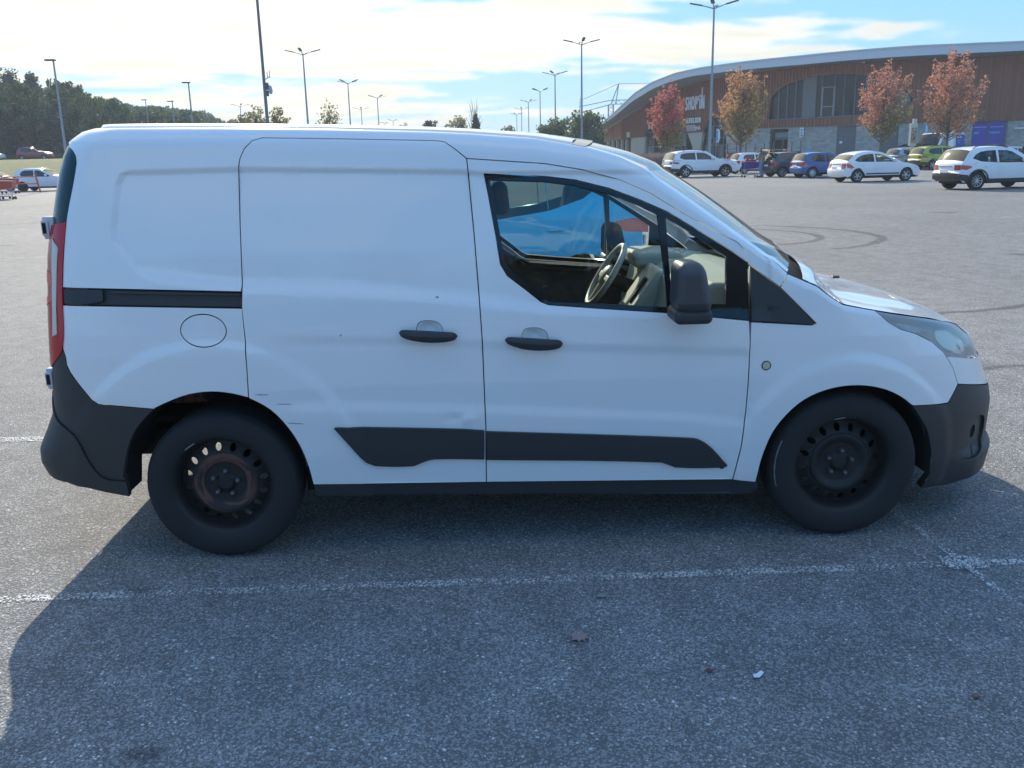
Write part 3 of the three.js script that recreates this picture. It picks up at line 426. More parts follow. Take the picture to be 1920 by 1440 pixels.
// wheels: tyre, pierced steel disc, hub, nuts
function wheel(x, f, rust) {
  const w = new THREE.Group(); w.name = 'wheel'; van.add(w); w.position.set(x, .326, f * .785); if (f < 0) w.rotation.y = Math.PI;
  const L = (pts, n = 64) => new THREE.LatheGeometry(pts.map((p) => new THREE.Vector2(...p)), n).rotateX(Math.PI / 2);
  const ty = [[.212, -.09], [.225, -.10], [.262, -.108], [.298, -.100], [.318, -.082], [.3255, -.06]];
  const gr = []; for (const c of [-.045, -.015, .015, .045]) gr.push([.3255, c - .006], [.318, c - .005], [.318, c + .005], [.3255, c + .006]);
  part('tyre', L([...ty, ...gr, [.3255, .06], [.318, .082], [.309, .094], [.307, .0945], [.298, .101], [.285, .105], [.262, .108], [.240, .107], [.225, .102], [.212, .092]]), TYRE, w);
  part('rim', L([[.2, -.09], [.214, -.088], [.205, -.07], [.19, -.06], [.188, .03], [.196, .06], [.205, .078], [.214, .084], [.224, .094], [.2265, .092], [.216, .079], [.206, .068], [.196, .052], [.191, .034]]), STEELBLACK, w);
  const sh = new THREE.Shape(); sh.absarc(0, 0, .192, 0, Math.PI * 2); for (let i = 0; i < 16; i++) { const a = (i + .3) / 16 * 2 * Math.PI, h = new THREE.Path(); h.absellipse(.160 * Math.cos(a), .160 * Math.sin(a), .020, .0155, 0, Math.PI * 2, true, a); sh.holes.push(h); } { const h = new THREE.Path(); h.absarc(0, 0, .133, 0, Math.PI * 2, true); sh.holes.push(h); }
  const dg = new THREE.ExtrudeGeometry(sh, { depth: .005, bevelEnabled: true, bevelSize: .003, bevelThickness: .003, bevelSegments: 2, curveSegments: 20 }); { const p = dg.attributes.position; for (let i = 0; i < p.count; i++) { const r = Math.hypot(p.getX(i), p.getY(i)); p.setZ(i, p.getZ(i) + .016 + .022 * ss((.19 - r) / .055)); } dg.computeVertexNormals(); }
  part('wheel_disc', dg, STEELBLACK, w);
  const hub = part('hub', L([[.136, .036], [.134, .046], [.127, .052], [.118, .053], [.105, .050], [.092, .040], [.085, .036], [.05, .036], [.036, .036], [.034, .046], [.026, .047], [0, .047]]), STEELBLACK, w);
  if (rust) part('rust_ring', L([[.1335, .0475], [.126, .0535], [.118, .0545], [.104, .0515], [.092, .0418]]), RUST, hub, 'rusty ring round the hub');
  for (let i = 0; i < 5; i++) { const a = (i + .16) / 5 * 2 * Math.PI; part('wheel_nut', flat([new THREE.CylinderGeometry(.0105, .012, .02, 6).rotateX(Math.PI / 2), new THREE.SphereGeometry(.0095, 10, 6).translate(0, 0, .009)]).translate(.054 * Math.cos(a), .054 * Math.sin(a), .044), M(.15, .15, .155, .5, { metalness: .6 }), hub); }
  part('brake_drum', L([[0, .0], [.10, .0], [.112, -.01], [.112, -.06]], 40), M(.05, .035, .03, .8), w);
  return w;
}
for (const f of [1, -1]) for (const [x, r, a] of [[0, true, 2.15], [2.662, false, 1.72]]) {
  const w = wheel(x, f, r); part('balance_weight', (() => { const g = boxG(.055, .012, .010, 0, .221, .093, .003); g.rotateZ(a - Math.PI / 2); return g; })(), GREYMETAL, w);
  if (!r) part('kerb_scuff', gridG(24, 2, (s, t) => { const q = lerp(2.72, 3.42, s), rr = .3035 + (t - .5) * .007 * (.5 + .5 * noise(s * 14, 3, 5)); return [rr * Math.cos(q), rr * Math.sin(q), .0995 - (rr - .30) * .4]; }), M(.16, .15, .145, .9), w, 'pale kerb scuff on the tyre');
}
part('spring_hanger', boxG(.16, .05, .10, -.17, .665, .62, .01), RUST, van);
{ const MARK = M(.22, .22, .23, .7), sdoor = van.children.find((o) => o.name === 'sliding_door'); for (const o of [[[.178, .737], [.236, .734], [.236, .7315], [.20, .732]], [[.262, .692], [.325, .690], [.325, .6875], [.28, .689]], [[.30, .61], [.36, .605], [.375, .601], [.31, .606]]]) part('scratch', skin(o, { off: .0008, gap: 0, depth: 0, step: .03 }), MARK, sdoor); part('paint_chip', skin(ellipse(.545, .967, .0032, .0028, 10), { off: .0008, gap: 0, depth: 0 }), DARK, sdoor); part('paint_chip', skin(ellipse(.94, 1.11, .006, .004, 10), { off: .0008, gap: 0, depth: 0 }), MARK, sdoor); const sr = van.children.filter((o) => o.name === 'front_door')[0]; part('paint_chip', skin(ellipse(2.13, .335, .010, .004, 10), { off: .0008, gap: 0, depth: 0 }), RUST, sr); }
// a mud flap and a bracket inside the rear arch
part('mud_flap', new RoundedBoxGeometry(.012, .26, .18, 2, .004).rotateZ(-.12).translate(-.405, .42, .76), DARK, van);

// ---------------------------------------------------------------- the store: a facade that curves in plan under a sweeping roof edge
const zF = (x) => { if (x > 55) return zF(55) + (x - 55) * 0.42; if (x < 20.5) return zF(20.5) + (x - 20.5) * 7; const t = x - 40; return (((6.0929e-6 * t + 2.71327e-3) * t - 6.32576e-2) * t + 0.689085) * t - 95.3397; };
const nF = (x) => { const s = (zF(x + .05) - zF(x - .05)) / .1, l = Math.hypot(s, 1); return [-s / l, 1 / l]; };
const FP = (x, y, off = 0) => { const n = nF(x); return new THREE.Vector3(x + n[0] * off, y, zF(x) + n[1] * off); };
const FN = (x) => { const n = nF(x); return new THREE.Vector3(n[0], 0, n[1]); };
const wallG = (o, off, opt = {}) => patch(o, { pos: (x, y) => FP(x, y, off), nor: (x) => FN(x), step: 0.8, depth: 0.25, gap: 0, ...opt });
// a box standing against the facade between x0..x1 and y0..y1
function onF(x0, x1, y0, y1, off, d) { return gridBox((x, y, z) => FP(lerp(x0, x1, x), lerp(y0, y1, y), off + d * (z - 0.5))); }
function gridBox(fn) { const g = new THREE.BoxGeometry(1, 1, 1), p = g.attributes.position; for (let i = 0; i < p.count; i++) { const v = fn(p.getX(i) + .5, p.getY(i) + .5, p.getZ(i) + .5); p.setXYZ(i, v.x, v.y, v.z); } g.computeVertexNormals(); return g; }
const store = thing('store_building', 'large store with red-brown timber cladding, curved grey roof edge and arched windows', 'building');
const woodTex = (() => { const N = 512, d = new Uint8Array(N * N * 4); for (let y = 0; y < N; y++) for (let x = 0; x < N; x++) { const plank = Math.floor(x / 32), v = 0.78 + 0.3 * hash2(plank, 3, 8) + 0.22 * (fbm(x / 5, y / 90, 3, 31 + plank) - .5), k = (y * N + x) * 4, j = x % 32 < 2 ? .55 : 1; d[k] = enc(.42 * v * j); d[k + 1] = enc(.165 * v * j); d[k + 2] = enc(.097 * v * j); d[k + 3] = 255; } return dataTex(N, N, d, true, [0.35, 0.25]); })();
const stoneTex = (() => { const N = 512, d = new Uint8Array(N * N * 4); for (let y = 0; y < N; y++) for (let x = 0; x < N; x++) { const row = Math.floor(y / 32), off = (row % 2) * 32 + Math.floor(hash2(row, 1, 4) * 20), bx = Math.floor((x + off) / 64) % 8, edge = (y % 32 < 2 || (x + off) % 64 < 2) ? .72 : 1, v = edge * (.82 + .36 * hash2(bx, row, 9)) * (.9 + .2 * noise(x / 4, y / 4, 77)), k = (y * N + x) * 4; d[k] = enc(.43 * v); d[k + 1] = enc(.40 * v); d[k + 2] = enc(.35 * v); d[k + 3] = 255; } return dataTex(N, N, d, true, [0.3, 0.3]); })();
const WOOD = new THREE.MeshStandardMaterial({ map: woodTex, roughness: 0.7 }), BATTEN = M(.35, .138, .082, .7), STONE = new THREE.MeshStandardMaterial({ map: stoneTex, roughness: 0.85 });
const ROOFMETAL = M(.62, .63, .64, .45), SOFFIT = M(.30, .275, .26, .8), SHOPGLASS = M(.012, .018, .021, .05, { specularIntensity: .6 }), SHOPGLASS2 = M(.13, .16, .17, .08), FRAME = M(.16, .17, .17, .5), DOORGREY = M(.15, .15, .15, .6), SIGNWHITE = M(.85, .85, .84, .5), LIGHTSTONE = M(.58, .50, .39, .85);  // the paler shop glass has a grey reflection painted into its base colour
const wallTop = [[20.9, 4.5], [22.4, 5.8], [23.9, 7.2], [25.6, 8.5], [27.9, 9.6], [29.4, 9.95], [31.5, 10.15], [37, 10.25], [80, 10.25]];
const cladBot = [[20.9, 3.5], [24, 3.75], [31, 4.1], [38, 4.0], [80, 4.0]];
const arch1 = [[25.05, 3.8], [25.1, 4.4], [25.25, 5.2], [25.5, 6.2], [25.9, 7.2], [26.4, 7.75], [26.9, 7.5], [27.4, 6.6], [27.8, 5.2], [28.15, 3.95]];
const arch2 = [[29.52, 4.0], [29.65, 4.6], [29.85, 5.2], [30.1, 5.7], [30.45, 6.0], [30.75, 5.6], [30.98, 4.9], [31.18, 4.1]];
const lensT = [[34.3, 5.0], [34.42, 7.3], [35.0, 8.1], [35.6, 8.55], [36.8, 9.0], [37.8, 9.25], [39.5, 9.3], [41.4, 9.1], [43.1, 8.7], [44.7, 8.05], [46.0, 7.3], [46.65, 6.5]];
const lensB = [[34.3, 4.95], [36.8, 4.92], [41.6, 5.0], [45.2, 5.1], [45.9, 5.5], [46.65, 6.2]];
{
  const out = [...cladBot.slice(0, 2), ...arch1, ...arch2, [31.4, 4.1], ...cladBot.slice(3)]; const top = []; for (let x = 80; x > 32; x -= 2) top.push([x, tab(x, wallTop)]);
  out.push(...top, [31.5, 10.15], [29.4, 9.95], [27.9, 9.6], [25.6, 8.5], [23.9, 7.2], [22.4, 5.8], [20.9, 4.5]);
  part('cladding', wallG(out, 0, { holes: [[...lensB, ...lensT.slice().reverse()]] }), WOOD, store);
  // battens on the cladding, at an even spacing along the wall
  let x = 23.2, n = 0; const bGeos = new Map();
  while (x < 62 && n < 190) {
    const s = Math.hypot(1, (zF(x + .05) - zF(x - .05)) / .1), spans = []; let lo = tab(x, cladBot) - .05, hi = tab(x, wallTop) - .05;
    if (x > 25.05 && x < 28.15) lo = tab(x, arch1) + .1; else if (x > 29.52 && x < 31.18) lo = tab(x, arch2) + .1;
    if (x > 34.3 && x < 46.7) { if (x < 46.2) spans.push([lo, tab(x, lensB) - .12]); spans.push([tab(x, lensT) + .12, hi]); } else spans.push([lo, hi]);
    for (const [a, b] of spans) if (b - a > .25) { const p = FP(x, (a + b) / 2, .075), key = Math.round((b - a) * 10), nn = nF(x); if (!bGeos.has(key)) bGeos.set(key, new THREE.BoxGeometry(.09, key / 10, .15)); const m = part('batten', bGeos.get(key), BATTEN, store); m.position.copy(p); m.rotation.y = Math.atan2(nn[0], nn[1]); n++; }
    x += .42 / s;
  }
  // stone base with door openings
  const hole = (a, b, t) => [[a, .02], [b, .02], [b, t], [a, t]];
  const base = [[23.9, 0], [24.95, 0], [25.05, 3.8], [23.9, 3.76]];
  part('stone_wall', wallG(base, -.1, { depth: .4 }), LIGHTSTONE, store);
  part('stone_pier', wallG([[28.62, 0], [28.72, 2.2], [28.3, 3.98], [29.45, 4.0], [29.33, 2.2], [29.28, 0]], -.1, { depth: .4 }), LIGHTSTONE, store);
  part('stone_wall', wallG([[31.25, 0], [34.5, 0], [34.5, 3.85], [35.9, 3.85], [35.9, 0], [39.9, 0], [39.9, 3.9], [41.6, 3.9], [41.6, 0], [43.9, 0], [43.9, 3.8], [45.6, 3.8], [45.6, 0], [52.5, 0], [52.5, 4.02], [55.2, 4.02], [55.2, 0], [80, 0], [80, 4.0], [38, 4.0], [31.22, 4.1]], -.1, { depth: .4 }), STONE, store);
  part('shop_front', wallG([[20.9, 0], [23.9, 0], [23.9, 3.75], [20.9, 3.5]], -2.0), SHOPGLASS, store);
  for (let k = 0; k < 7; k++) part('column', onF(21.0 + k * .4, 21.09 + k * .4, 0, 3.6, -.3, .35), LIGHTSTONE, store);
  part('back_wall', wallG([[20.9, 0], [80, 0], [80, 12.45], [20.9, 12.45]], -23.9), STONE, store);
  part('end_wall', gridG(1, 10, (s, t) => { const p = FP(20.9, 0, -24 * t); return [p.x, s * lerp(4.5, 12.4, ss(t * 1.25)), p.z]; }), STONE, store);
  part('end_wall', gridG(1, 1, (s, t) => { const p = FP(80, t * 10.2, -23.9 * s); return [p.x, p.y, p.z]; }), STONE, store);
  // doors
  const d1 = part('entrance_door', onF(34.5, 35.9, 0, 3.85, -.9, .1), SHOPGLASS, store); part('door_frame', flat([onF(35.18, 35.24, 0, 2.7, -.82, .08), onF(34.5, 35.9, 2.7, 2.85, -.82, .08), onF(34.5, 34.58, 0, 3.85, -.82, .1), onF(35.82, 35.9, 0, 3.85, -.82, .1)]), FRAME, d1); part('transom_panel', onF(34.6, 35.8, 2.9, 3.5, -.8, .04), M(.22, .28, .27, .3), d1);
  const d2 = part('service_door', onF(39.9, 41.6, 0, 3.9, -.25, .1), DOORGREY, store); part('notice', onF(40.15, 40.4, 2.1, 2.35, -.19, .02), SIGNWHITE, d2);
  part('service_door', onF(43.9, 45.6, 0, 3.8, -.3, .1), DOORGREY, store);
  for (const [a, b] of [[52.55, 53.8], [53.87, 55.15]]) { const dd = part('poster_door', onF(a, b, 0, 4.0, -.2, .08), M(.055, .06, .40, .4), store, 'blue violet poster panel'); part('poster_band', onF(a + .1, b - .15, 3.35, 3.45, -.155, .012), M(.35, .38, .7, .5), dd); part('poster_band', onF(a + .08, a + .85, 2.72, 2.95, -.155, .012), M(.05, .35, .6, .5), dd); }
  part('door_post', onF(53.8, 53.87, 0, 4.02, -.15, .15), FRAME, store); part('door_post', onF(55.15, 55.3, 0, 4.02, -.1, .2), DOORGREY, store);
  // arched glazing: panes between frames
  const clipArch = (A, x0, x1, y0, y1) => { const t = []; for (let i = 0; i <= 6; i++) { const x = lerp(x0, x1, i / 6); t.push([x, Math.min(y1, Math.max(y0 + .01, tab(x, A)))]); } return [[x0, y0], [x1, y0], ...t.reverse()]; };
  for (const [A, xs, ys] of [[arch1, [25.06, 25.6, 26.15, 26.7, 27.25, 27.75, 28.1], [0, 2.4, 4.4, 6.2, 8]], [arch2, [29.35, 29.75, 30.15, 30.55, 30.9, 31.2], [0, 2.3, 3.2, 4.6, 6.2]]]) {
    const W = part('arched_window', wallG([[A[0][0], 0], [A[A.length - 1][0], 0], ...A.slice().reverse()], -1.3, { depth: 0 }), M(.02, .022, .024, .6), store), x9 = A[A.length - 1][0];
    for (let i = 0; i + 1 < xs.length; i++) for (let j = 0; j + 1 < ys.length; j++) { if (Math.max(tab(xs[i], A), tab(xs[i + 1], A)) < ys[j] + .25) continue; part('pane', wallG(clipArch(A, Math.max(xs[i], A[0][0]), Math.min(xs[i + 1], x9), ys[j], ys[j + 1]), -.42, { depth: 0, gap: 0.01 }), (i + j) % 3 ? SHOPGLASS : SHOPGLASS2, W); }
    for (const q of xs) part('mullion', onF(q - .02, q + .02, 0, Math.max(3.6, tab(q, A)), -.38, .12), FRAME, W);
    for (const q of ys.slice(1, 4)) part('transom', onF(A[0][0] + .1, x9 - .05, q - .05, q + .05, -.38, .1), FRAME, W);
  }
  // the wide lens-shaped window
  const L = part('lens_window', wallG([[34.3, 4.95], [36.8, 4.92], [41.6, 5.0], [45.2, 5.1], [45.9, 5.5], [46.65, 6.2], ...lensT.slice().reverse()], -1.6, { depth: 0 }), M(.018, .02, .022, .6), store, 'wide curved window');
  const xs = [34.3, 35.0, 35.65, 36.3, 36.85, 37.9, 38.4, 39.45, 40.3, 41.25, 42.2, 43.2, 44.2, 45.2, 46.62];
  for (let i = 0; i + 1 < xs.length; i++) {
    if (i === 4) { part('pier', wallG([[36.85, 4.92], [37.9, 4.94], [37.9, 9.25], [36.85, 9.02]], -.2, { depth: .3 }), M(.20, .21, .20, .8), L); continue; }
    const o = []; for (let k = 0; k <= 4; k++) { const q = lerp(xs[i], xs[i + 1], k / 4); o.push([q, tab(q, lensB)]); } for (let k = 4; k >= 0; k--) { const q = lerp(xs[i], xs[i + 1], k / 4); o.push([q, tab(q, lensT)]); }
    part('pane', wallG(o, -.35, { depth: 0, gap: 0.02 }), i > 12 ? SHOPGLASS2 : SHOPGLASS, L);
    part('mullion', onF(xs[i] - .045, xs[i] + .045, tab(xs[i], lensB), tab(xs[i], lensT), -.3, .14), FRAME, L);
  }
  part('window_door_frame', flat([onF(38.4, 39.45, 7.95, 8.05, -.26, .08), onF(38.4, 39.45, 5.95, 6.05, -.26, .08), onF(38.36, 38.5, 5.0, 8.05, -.26, .08), onF(39.36, 39.5, 5.0, 8.05, -.26, .08)]), M(.3, .32, .32, .5), L);
  part('window_sill', gridG(30, 3, (s, t) => { const q = lerp(34.2, 45.6, s); return FP(q, tab(q, lensB) - .06 + (t > .3 && t < .9 ? .08 : -.04), t < .5 ? -.3 : .12).toArray(); }), M(.22, .2, .19, .6), L);
  for (let k = 0; k < 4; k++) part('ceiling_lamp', onF(38.6 + k * 1.7, 39.3 + k * 1.7, 7.9 - k * .1, 7.98 - k * .1, -1.4, .1), M(.6, .6, .55, .5), L);
  // roof: top skin, deep edge band, underside
  const edgeT = [[23.0, 5.2], [23.8, 6.15], [24.8, 7.35], [25.6, 8.4], [26.4, 9.4], [27.7, 10.35], [29.4, 10.95], [31.1, 11.1], [38, 11.05], [46, 11.3], [52, 11.3], [58, 11.15], [80, 10.6]];
  const edgeB = [[23.0, 5.05], [24.7, 6.7], [26.2, 8.4], [27.7, 9.5], [28.9, 10.0], [30.6, 10.3], [38, 10.15], [46, 10.35], [52, 10.4], [80, 9.9]];
  const xr = (s) => 23.0 + 57 * Math.pow(s, 1.7);
  const back = (x, t) => FP(x - 2.1 * (1 - ss((x - 23) / 4)) * ss(t / .14), 0, lerp(4, -24, t));
  part('roof', gridG(90, 10, (s, t) => { const x = xr(s), p = back(x, t); return [p.x, lerp(tab(x, edgeT) - .02, 12.5, ss(t * (x < 30 ? 1.25 : 1))), p.z]; }), ROOFMETAL, store);
  const band = (a, b, o0, o1) => gridG(90, 1, (s, t) => { const x = xr(s), p = FP(x, 0, t ? o1 : o0); return [p.x, t ? b(x) : a(x), p.z]; });
  const fas = part('roof_edge_band', band((x) => tab(x, edgeT) - .10, (x) => tab(x, edgeB), 4.0, 3.98), ROOFMETAL, store);
  part('roof_lip', flat([band((x) => tab(x, edgeT) + .03, (x) => tab(x, edgeT) - .10, 4.08, 4.08), band((x) => tab(x, edgeT) + .03, (x) => tab(x, edgeT) - .0, 4.08, 3.7), band((x) => tab(x, edgeT) - .10, (x) => tab(x, edgeT) - .10, 4.08, 3.9)]), M(.62, .62, .62, .4), fas);
  part('soffit', gridG(90, 8, (s, t) => { const x = xr(s), w = FP(lerp(20.9, x, ss((x - 23) / 4)), 0, 0), e = FP(x, 0, 3.98), xw = lerp(20.9, x, ss((x - 23) / 4)), q = ss(t) * .6 + t * .4; return [lerp(e.x, w.x, t), lerp(tab(x, edgeB), tab(xw, wallTop) + .02, q), lerp(e.z, w.z, t)]; }), SOFFIT, store);
  part('lamp_panel', onF(23.65, 23.9, 3.85, 4.6, .12, .1), M(.6, .6, .55, .5), store);
  part('strip_lamp', onF(55.9, 57.5, 3.12, 3.27, .25, .12), SIGNWHITE, store);
}
// lettering on the front
const font = await new FontLoader().loadAsync('fonts/droid/droid_sans_bold.typeface.json');
function letters(str, size, x0, y0, len, off, name, label, category, depth = .12, mat = SIGNWHITE) {
  const t = thing(name, label, category, FP(x0, y0, off).toArray()), o = t.position.clone();
  // walk along the facade by arc length so that the letters keep their real width
  const xs = [x0], L = [0]; while (L[L.length - 1] < len + 1) { const x = xs[xs.length - 1]; const s = Math.hypot(1, (zF(x + .02) - zF(x - .02)) / .04); xs.push(x + .02); L.push(L[L.length - 1] + .02 * s); }
  const at = (l) => { let i = L.findIndex((q) => q >= l); if (i < 1) i = 1; return lerp(xs[i - 1], xs[i], (l - L[i - 1]) / (L[i] - L[i - 1])); };
  const gs = [...str].map((c) => c === ' ' ? null : new TextGeometry(c, { font, size, depth, curveSegments: 4 })); let w = 0; const adv = gs.map((g) => { const a = w; if (!g) { w += size * .4; return a; } g.computeBoundingBox(); w += g.boundingBox.max.x + size * .10; return a; }), k = len / w;
  gs.forEach((g, i) => { if (!g) return; const p = g.attributes.position; for (let j = 0; j < p.count; j++) { const x = at(Math.max(0, (adv[i] + p.getX(j)) * k)), n = nF(x), q = FP(x, y0 + p.getY(j), off + p.getZ(j)); p.setXYZ(j, q.x - o.x, q.y - o.y, q.z - o.z); } g.computeVertexNormals(); part('letter', g, mat, t); });
  return t;
}
const sgn = letters("SHOP'iN", 1.62, 28.3, 6.75, 4.55, .18, 'shop_sign', 'large white letters SHOP IN on the brown timber front of the store', 'sign');
{ const o = sgn.position, g = gridBox((x, y, z) => { const q = FP(29.505 + .02 * y + .045 * (x - .5), 6.75 + 2.55 * y, .18 + .12 * z); return q.sub(o); }); part('letter_stroke', g, SIGNWHITE, sgn); }
letters('ATELIER', .62, 28.38, 5.12, 3.6, .18, 'shop_sign', 'row of small white letters under the big white letters on the timber front', 'sign');
{ const t = thing('shop_sign', 'white zigzag emblem and script lowest on the timber front below the two lettered rows', 'sign', FP(28.4, 4.4, .2).toArray()), o = t.position;
  for (let r = 0; r < 3; r++) for (let k = 0; k < 4; k++) { const cx = 28.42 + k * .155 + (r % 2) * .0, cy = 4.12 + r * .26; part('zigzag', flat([0, 1].map((s) => gridBox((x, y, z) => FP(cx + (s ? .075 : 0) + .075 * x, cy + (s ? .2 * (1 - x) : .2 * x) + .07 * y, .18 + .08 * z).sub(o)))), SIGNWHITE, t); }
  const sc = new THREE.CatmullRomCurve3(Array.from({ length: 16 }, (_, i) => FP(29.04 + i * .027, 4.45 + .22 * Math.sin(i * 1.7) + .1 * Math.cos(i), .24).sub(o))); part('script_stroke', new THREE.TubeGeometry(sc, 60, .045, 6), SIGNWHITE, t); }
letters('FIT', .95, 25.36, 4.75, 2.6, .0, 'shop_sign', 'white letters FIT across the tall arched glazing behind the red tree', 'sign', .08);
{ const t = thing('wall_sign', 'white upright sign on the stone wall left of the grey service door', 'sign', FP(36.95, 3.4, 0).toArray()), o = t.position; part('panel', gridBox((x, y, z) => FP(36.88 + .3 * x, 2.85 + 1.05 * y, .02 + .08 * z).sub(o)), SIGNWHITE, t); part('pictogram', flat([0, 1, 2].map((k) => gridBox((x, y, z) => FP(36.95 + .14 * x, 3.0 + k * .28 + .18 * y, .1 + .02 * z).sub(o)))), M(.25, .28, .3, .6), t); }

// ---------------------------------------------------------------- trees
// a crown: thousands of small folded leaves round many ends of twigs
const leafMats = new Map();
function leafMat(k) { if (!leafMats.has(k)) leafMats.set(k, new THREE.MeshPhysicalMaterial({ vertexColors: true, roughness: .9, transmission: .55, thickness: 0, side: THREE.DoubleSide })); return leafMats.get(k); }
const BARK = M(.085, .07, .06, .9), BARKGREY = M(.16, .14, .13, .9);
function leafCloud(points, perPoint, spread, size, colour, R) {
  const P = [], C = [], I = [], v = new THREE.Vector3(), a = new THREE.Vector3(), b = new THREE.Vector3(), c = new THREE.Color();
  for (const p of points) for (let k = 0; k < perPoint; k++) {
    do v.set(R() * 2 - 1, R() * 2 - 1, R() * 2 - 1); while (v.lengthSq() > 1);
    const s = p.s || spread; v.multiplyScalar(s); v.y *= .8; const x = p.x + v.x, y = p.y + v.y, z = p.z + v.z;
    a.set(R() - .5, R() - .5, R() - .5).normalize(); b.set(R() - .5, R() - .5, R() - .5).cross(a).normalize();
    const L = size * (.6 + .8 * R()), w = L * .36, n = P.length / 3, nx = a.clone().cross(b).multiplyScalar(L * .16);
    P.push(x - a.x * L / 2, y - a.y * L / 2, z - a.z * L / 2, x + b.x * w + nx.x, y + b.y * w + nx.y, z + b.z * w + nx.z, x + a.x * L / 2, y + a.y * L / 2, z + a.z * L / 2, x - b.x * w + nx.x, y - b.y * w + nx.y, z - b.z * w + nx.z);
    colour(x, y, z, R, c, p); for (let i = 0; i < 4; i++) C.push(c.r, c.g, c.b);
    I.push(n, n + 1, n + 2, n, n + 2, n + 3);
  }
  const g = new THREE.BufferGeometry(); g.setAttribute('position', new THREE.Float32BufferAttribute(P, 3)); g.setAttribute('color', new THREE.Float32BufferAttribute(C, 3)); g.setIndex(I); g.computeVertexNormals(); return g;
}
// limbs that fork upwards; returns wood and the ends of the twigs. shape(t) gives the crown's half width at height fraction t
function skeleton(R, H, clear, half, n, up = .75) {
  const wood = [bar([0, 0, 0], [0, clear, 0], H * .016, H * .013, 8), bar([0, clear, 0], [H * .01, H * .82, 0], H * .012, H * .003, 6)], ends = [];
  for (let i = 0; i < n; i++) {
    const t = (i + .5) / n, an = i * 2.4 + R() * .8, t0 = clear + (H * .74 - clear) * Math.pow(t, 1.15), yEnd = Math.min(H * .98, t0 + (H - clear) * (.12 + .26 * R())), rr = half(clamp((yEnd - clear) / (H - clear))) * (.72 + .32 * R());
    const A = [0, t0, 0], B = [Math.cos(an) * rr * .5, lerp(t0, yEnd, .5 * up), Math.sin(an) * rr * .5], E = [Math.cos(an) * rr, yEnd, Math.sin(an) * rr];
    wood.push(bar(A, B, H * .006, H * .0035, 5), bar(B, E, H * .0035, H * .0012, 4));
    for (const k of [.35, .55, .75, .9, 1.05]) { const q = k < .5 ? k / .5 : (k - .5) / .5, S = k < .5 ? A : B, T = k < .5 ? B : E; const ja = (R() - .5) * rr * .6, jb = (R() - .5) * rr * .6; ends.push({ x: lerp(S[0], T[0], q) + ja, y: lerp(S[1], T[1], q) + (R() - .3) * H * .045, z: lerp(S[2], T[2], q) + jb, t: (yEnd - clear) / (H - clear), r: k }); }
  }
  return { wood: flat(wood), ends };
}
function autumnTree(pos, H, W, seed, colour, label, dens = 1, group) {
  const R = rng(seed), clear = H * .24, t = thing('maple_tree', label, 'tree', pos, 0, group);
  const half = (q) => W / 2 * (q < .35 ? .62 + .38 * q / .35 : Math.pow(Math.max(0, 1 - Math.pow((q - .35) / .68, 2.1)), .75) * 1);
  const { wood, ends } = skeleton(R, H, clear, half, 64, .55);
  // sprays of leaves that stand up along the twigs
  const up = []; for (const p of ends) for (let k = 0; k < 3; k++) up.push({ x: p.x * (1 + .05 * k), y: p.y + k * H * .030 * (.5 + R()), z: p.z * (1 + .05 * k), s: W * (.065 - .014 * k) });
  part('trunk', wood, BARKGREY, t); part('crown', leafCloud(up, Math.round(7 * dens), W * .06, .165, colour, R), leafMat(1), t); return t;
}
const set = (c, r, g, b, R, v = .35) => { const k = 1 - v / 2 + v * R(); return c.setRGB(r * k * (1 + (R() - .5) * .2), g * k * (1 + (R() - .5) * .2), b * k); };
const mixc = (c, A, B, t, R, v) => set(c, lerp(A[0], B[0], t), lerp(A[1], B[1], t), lerp(A[2], B[2], t), R, v);
const RED = [.55, .18, .14], PINK = [.52, .24, .155], ORANGE = [.55, .31, .14], GREEN = [.20, .20, .05], OLIVE = [.33, .26, .07];
autumnTree([17.85, 0, -77.5], 7.1, 2.9, 11, (x, y, z, R, c) => mixc(c, OLIVE, RED, ss((y - 2.6 + (R() - .5) * 1.6 - x * .7) / 1.5), R), 'autumn maple with crimson upper crown, leftmost of the trees before the store', .95);
autumnTree([22.9, 0, -72.2], 8.0, 3.5, 23, (x, y, z, R, c) => mixc(c, OLIVE, ORANGE, ss((y - 3.6 + (R() - .5) * 2.4 - x * .9) / 3.2), R), 'orange and olive green autumn tree right of the tall lamp post', 1);
autumnTree([34.4, 0, -71.6], 7.9, 3.9, 37, (x, y, z, R, c) => mixc(c, GREEN, PINK, ss((y - 3.2 + (R() - .5) * 1.4 - x * 1.1) / 2.0), R), 'autumn tree pink on the left and green on the right, behind the white hatchback', .9);
autumnTree([37.4, 0, -66.6], 8.2, 4.0, 41, (x, y, z, R, c) => mixc(c, ORANGE, PINK, ss((y - 3.2 + (R() - .5) * 2) / 2.4), R), 'broad salmon pink autumn tree in front of the white and blue van', .95);
function leafyTree(name, pos, H, W, seed, col, label, cat = 'tree', o = {}) {
  const R = rng(seed), t = thing(name, label, cat, pos), clear = H * (o.clear ?? .16);
  const half = (q) => W / 2 * (o.cone ? 1.05 - q * .95 : Math.sqrt(Math.max(.02, 1 - Math.pow((q - .42) / .60, 2))));
  const { wood, ends } = skeleton(R, H, clear, half, o.n || 46, o.up ?? .6);
  part('trunk', wood, BARK, t);
  part('crown', leafCloud(ends, o.per ?? 20, W * (o.spread || .13), o.leaf || .30, (x, y, z, R, c) => set(c, col[0], col[1], col[2], R, .6), R), leafMat(1), t); return t;
}
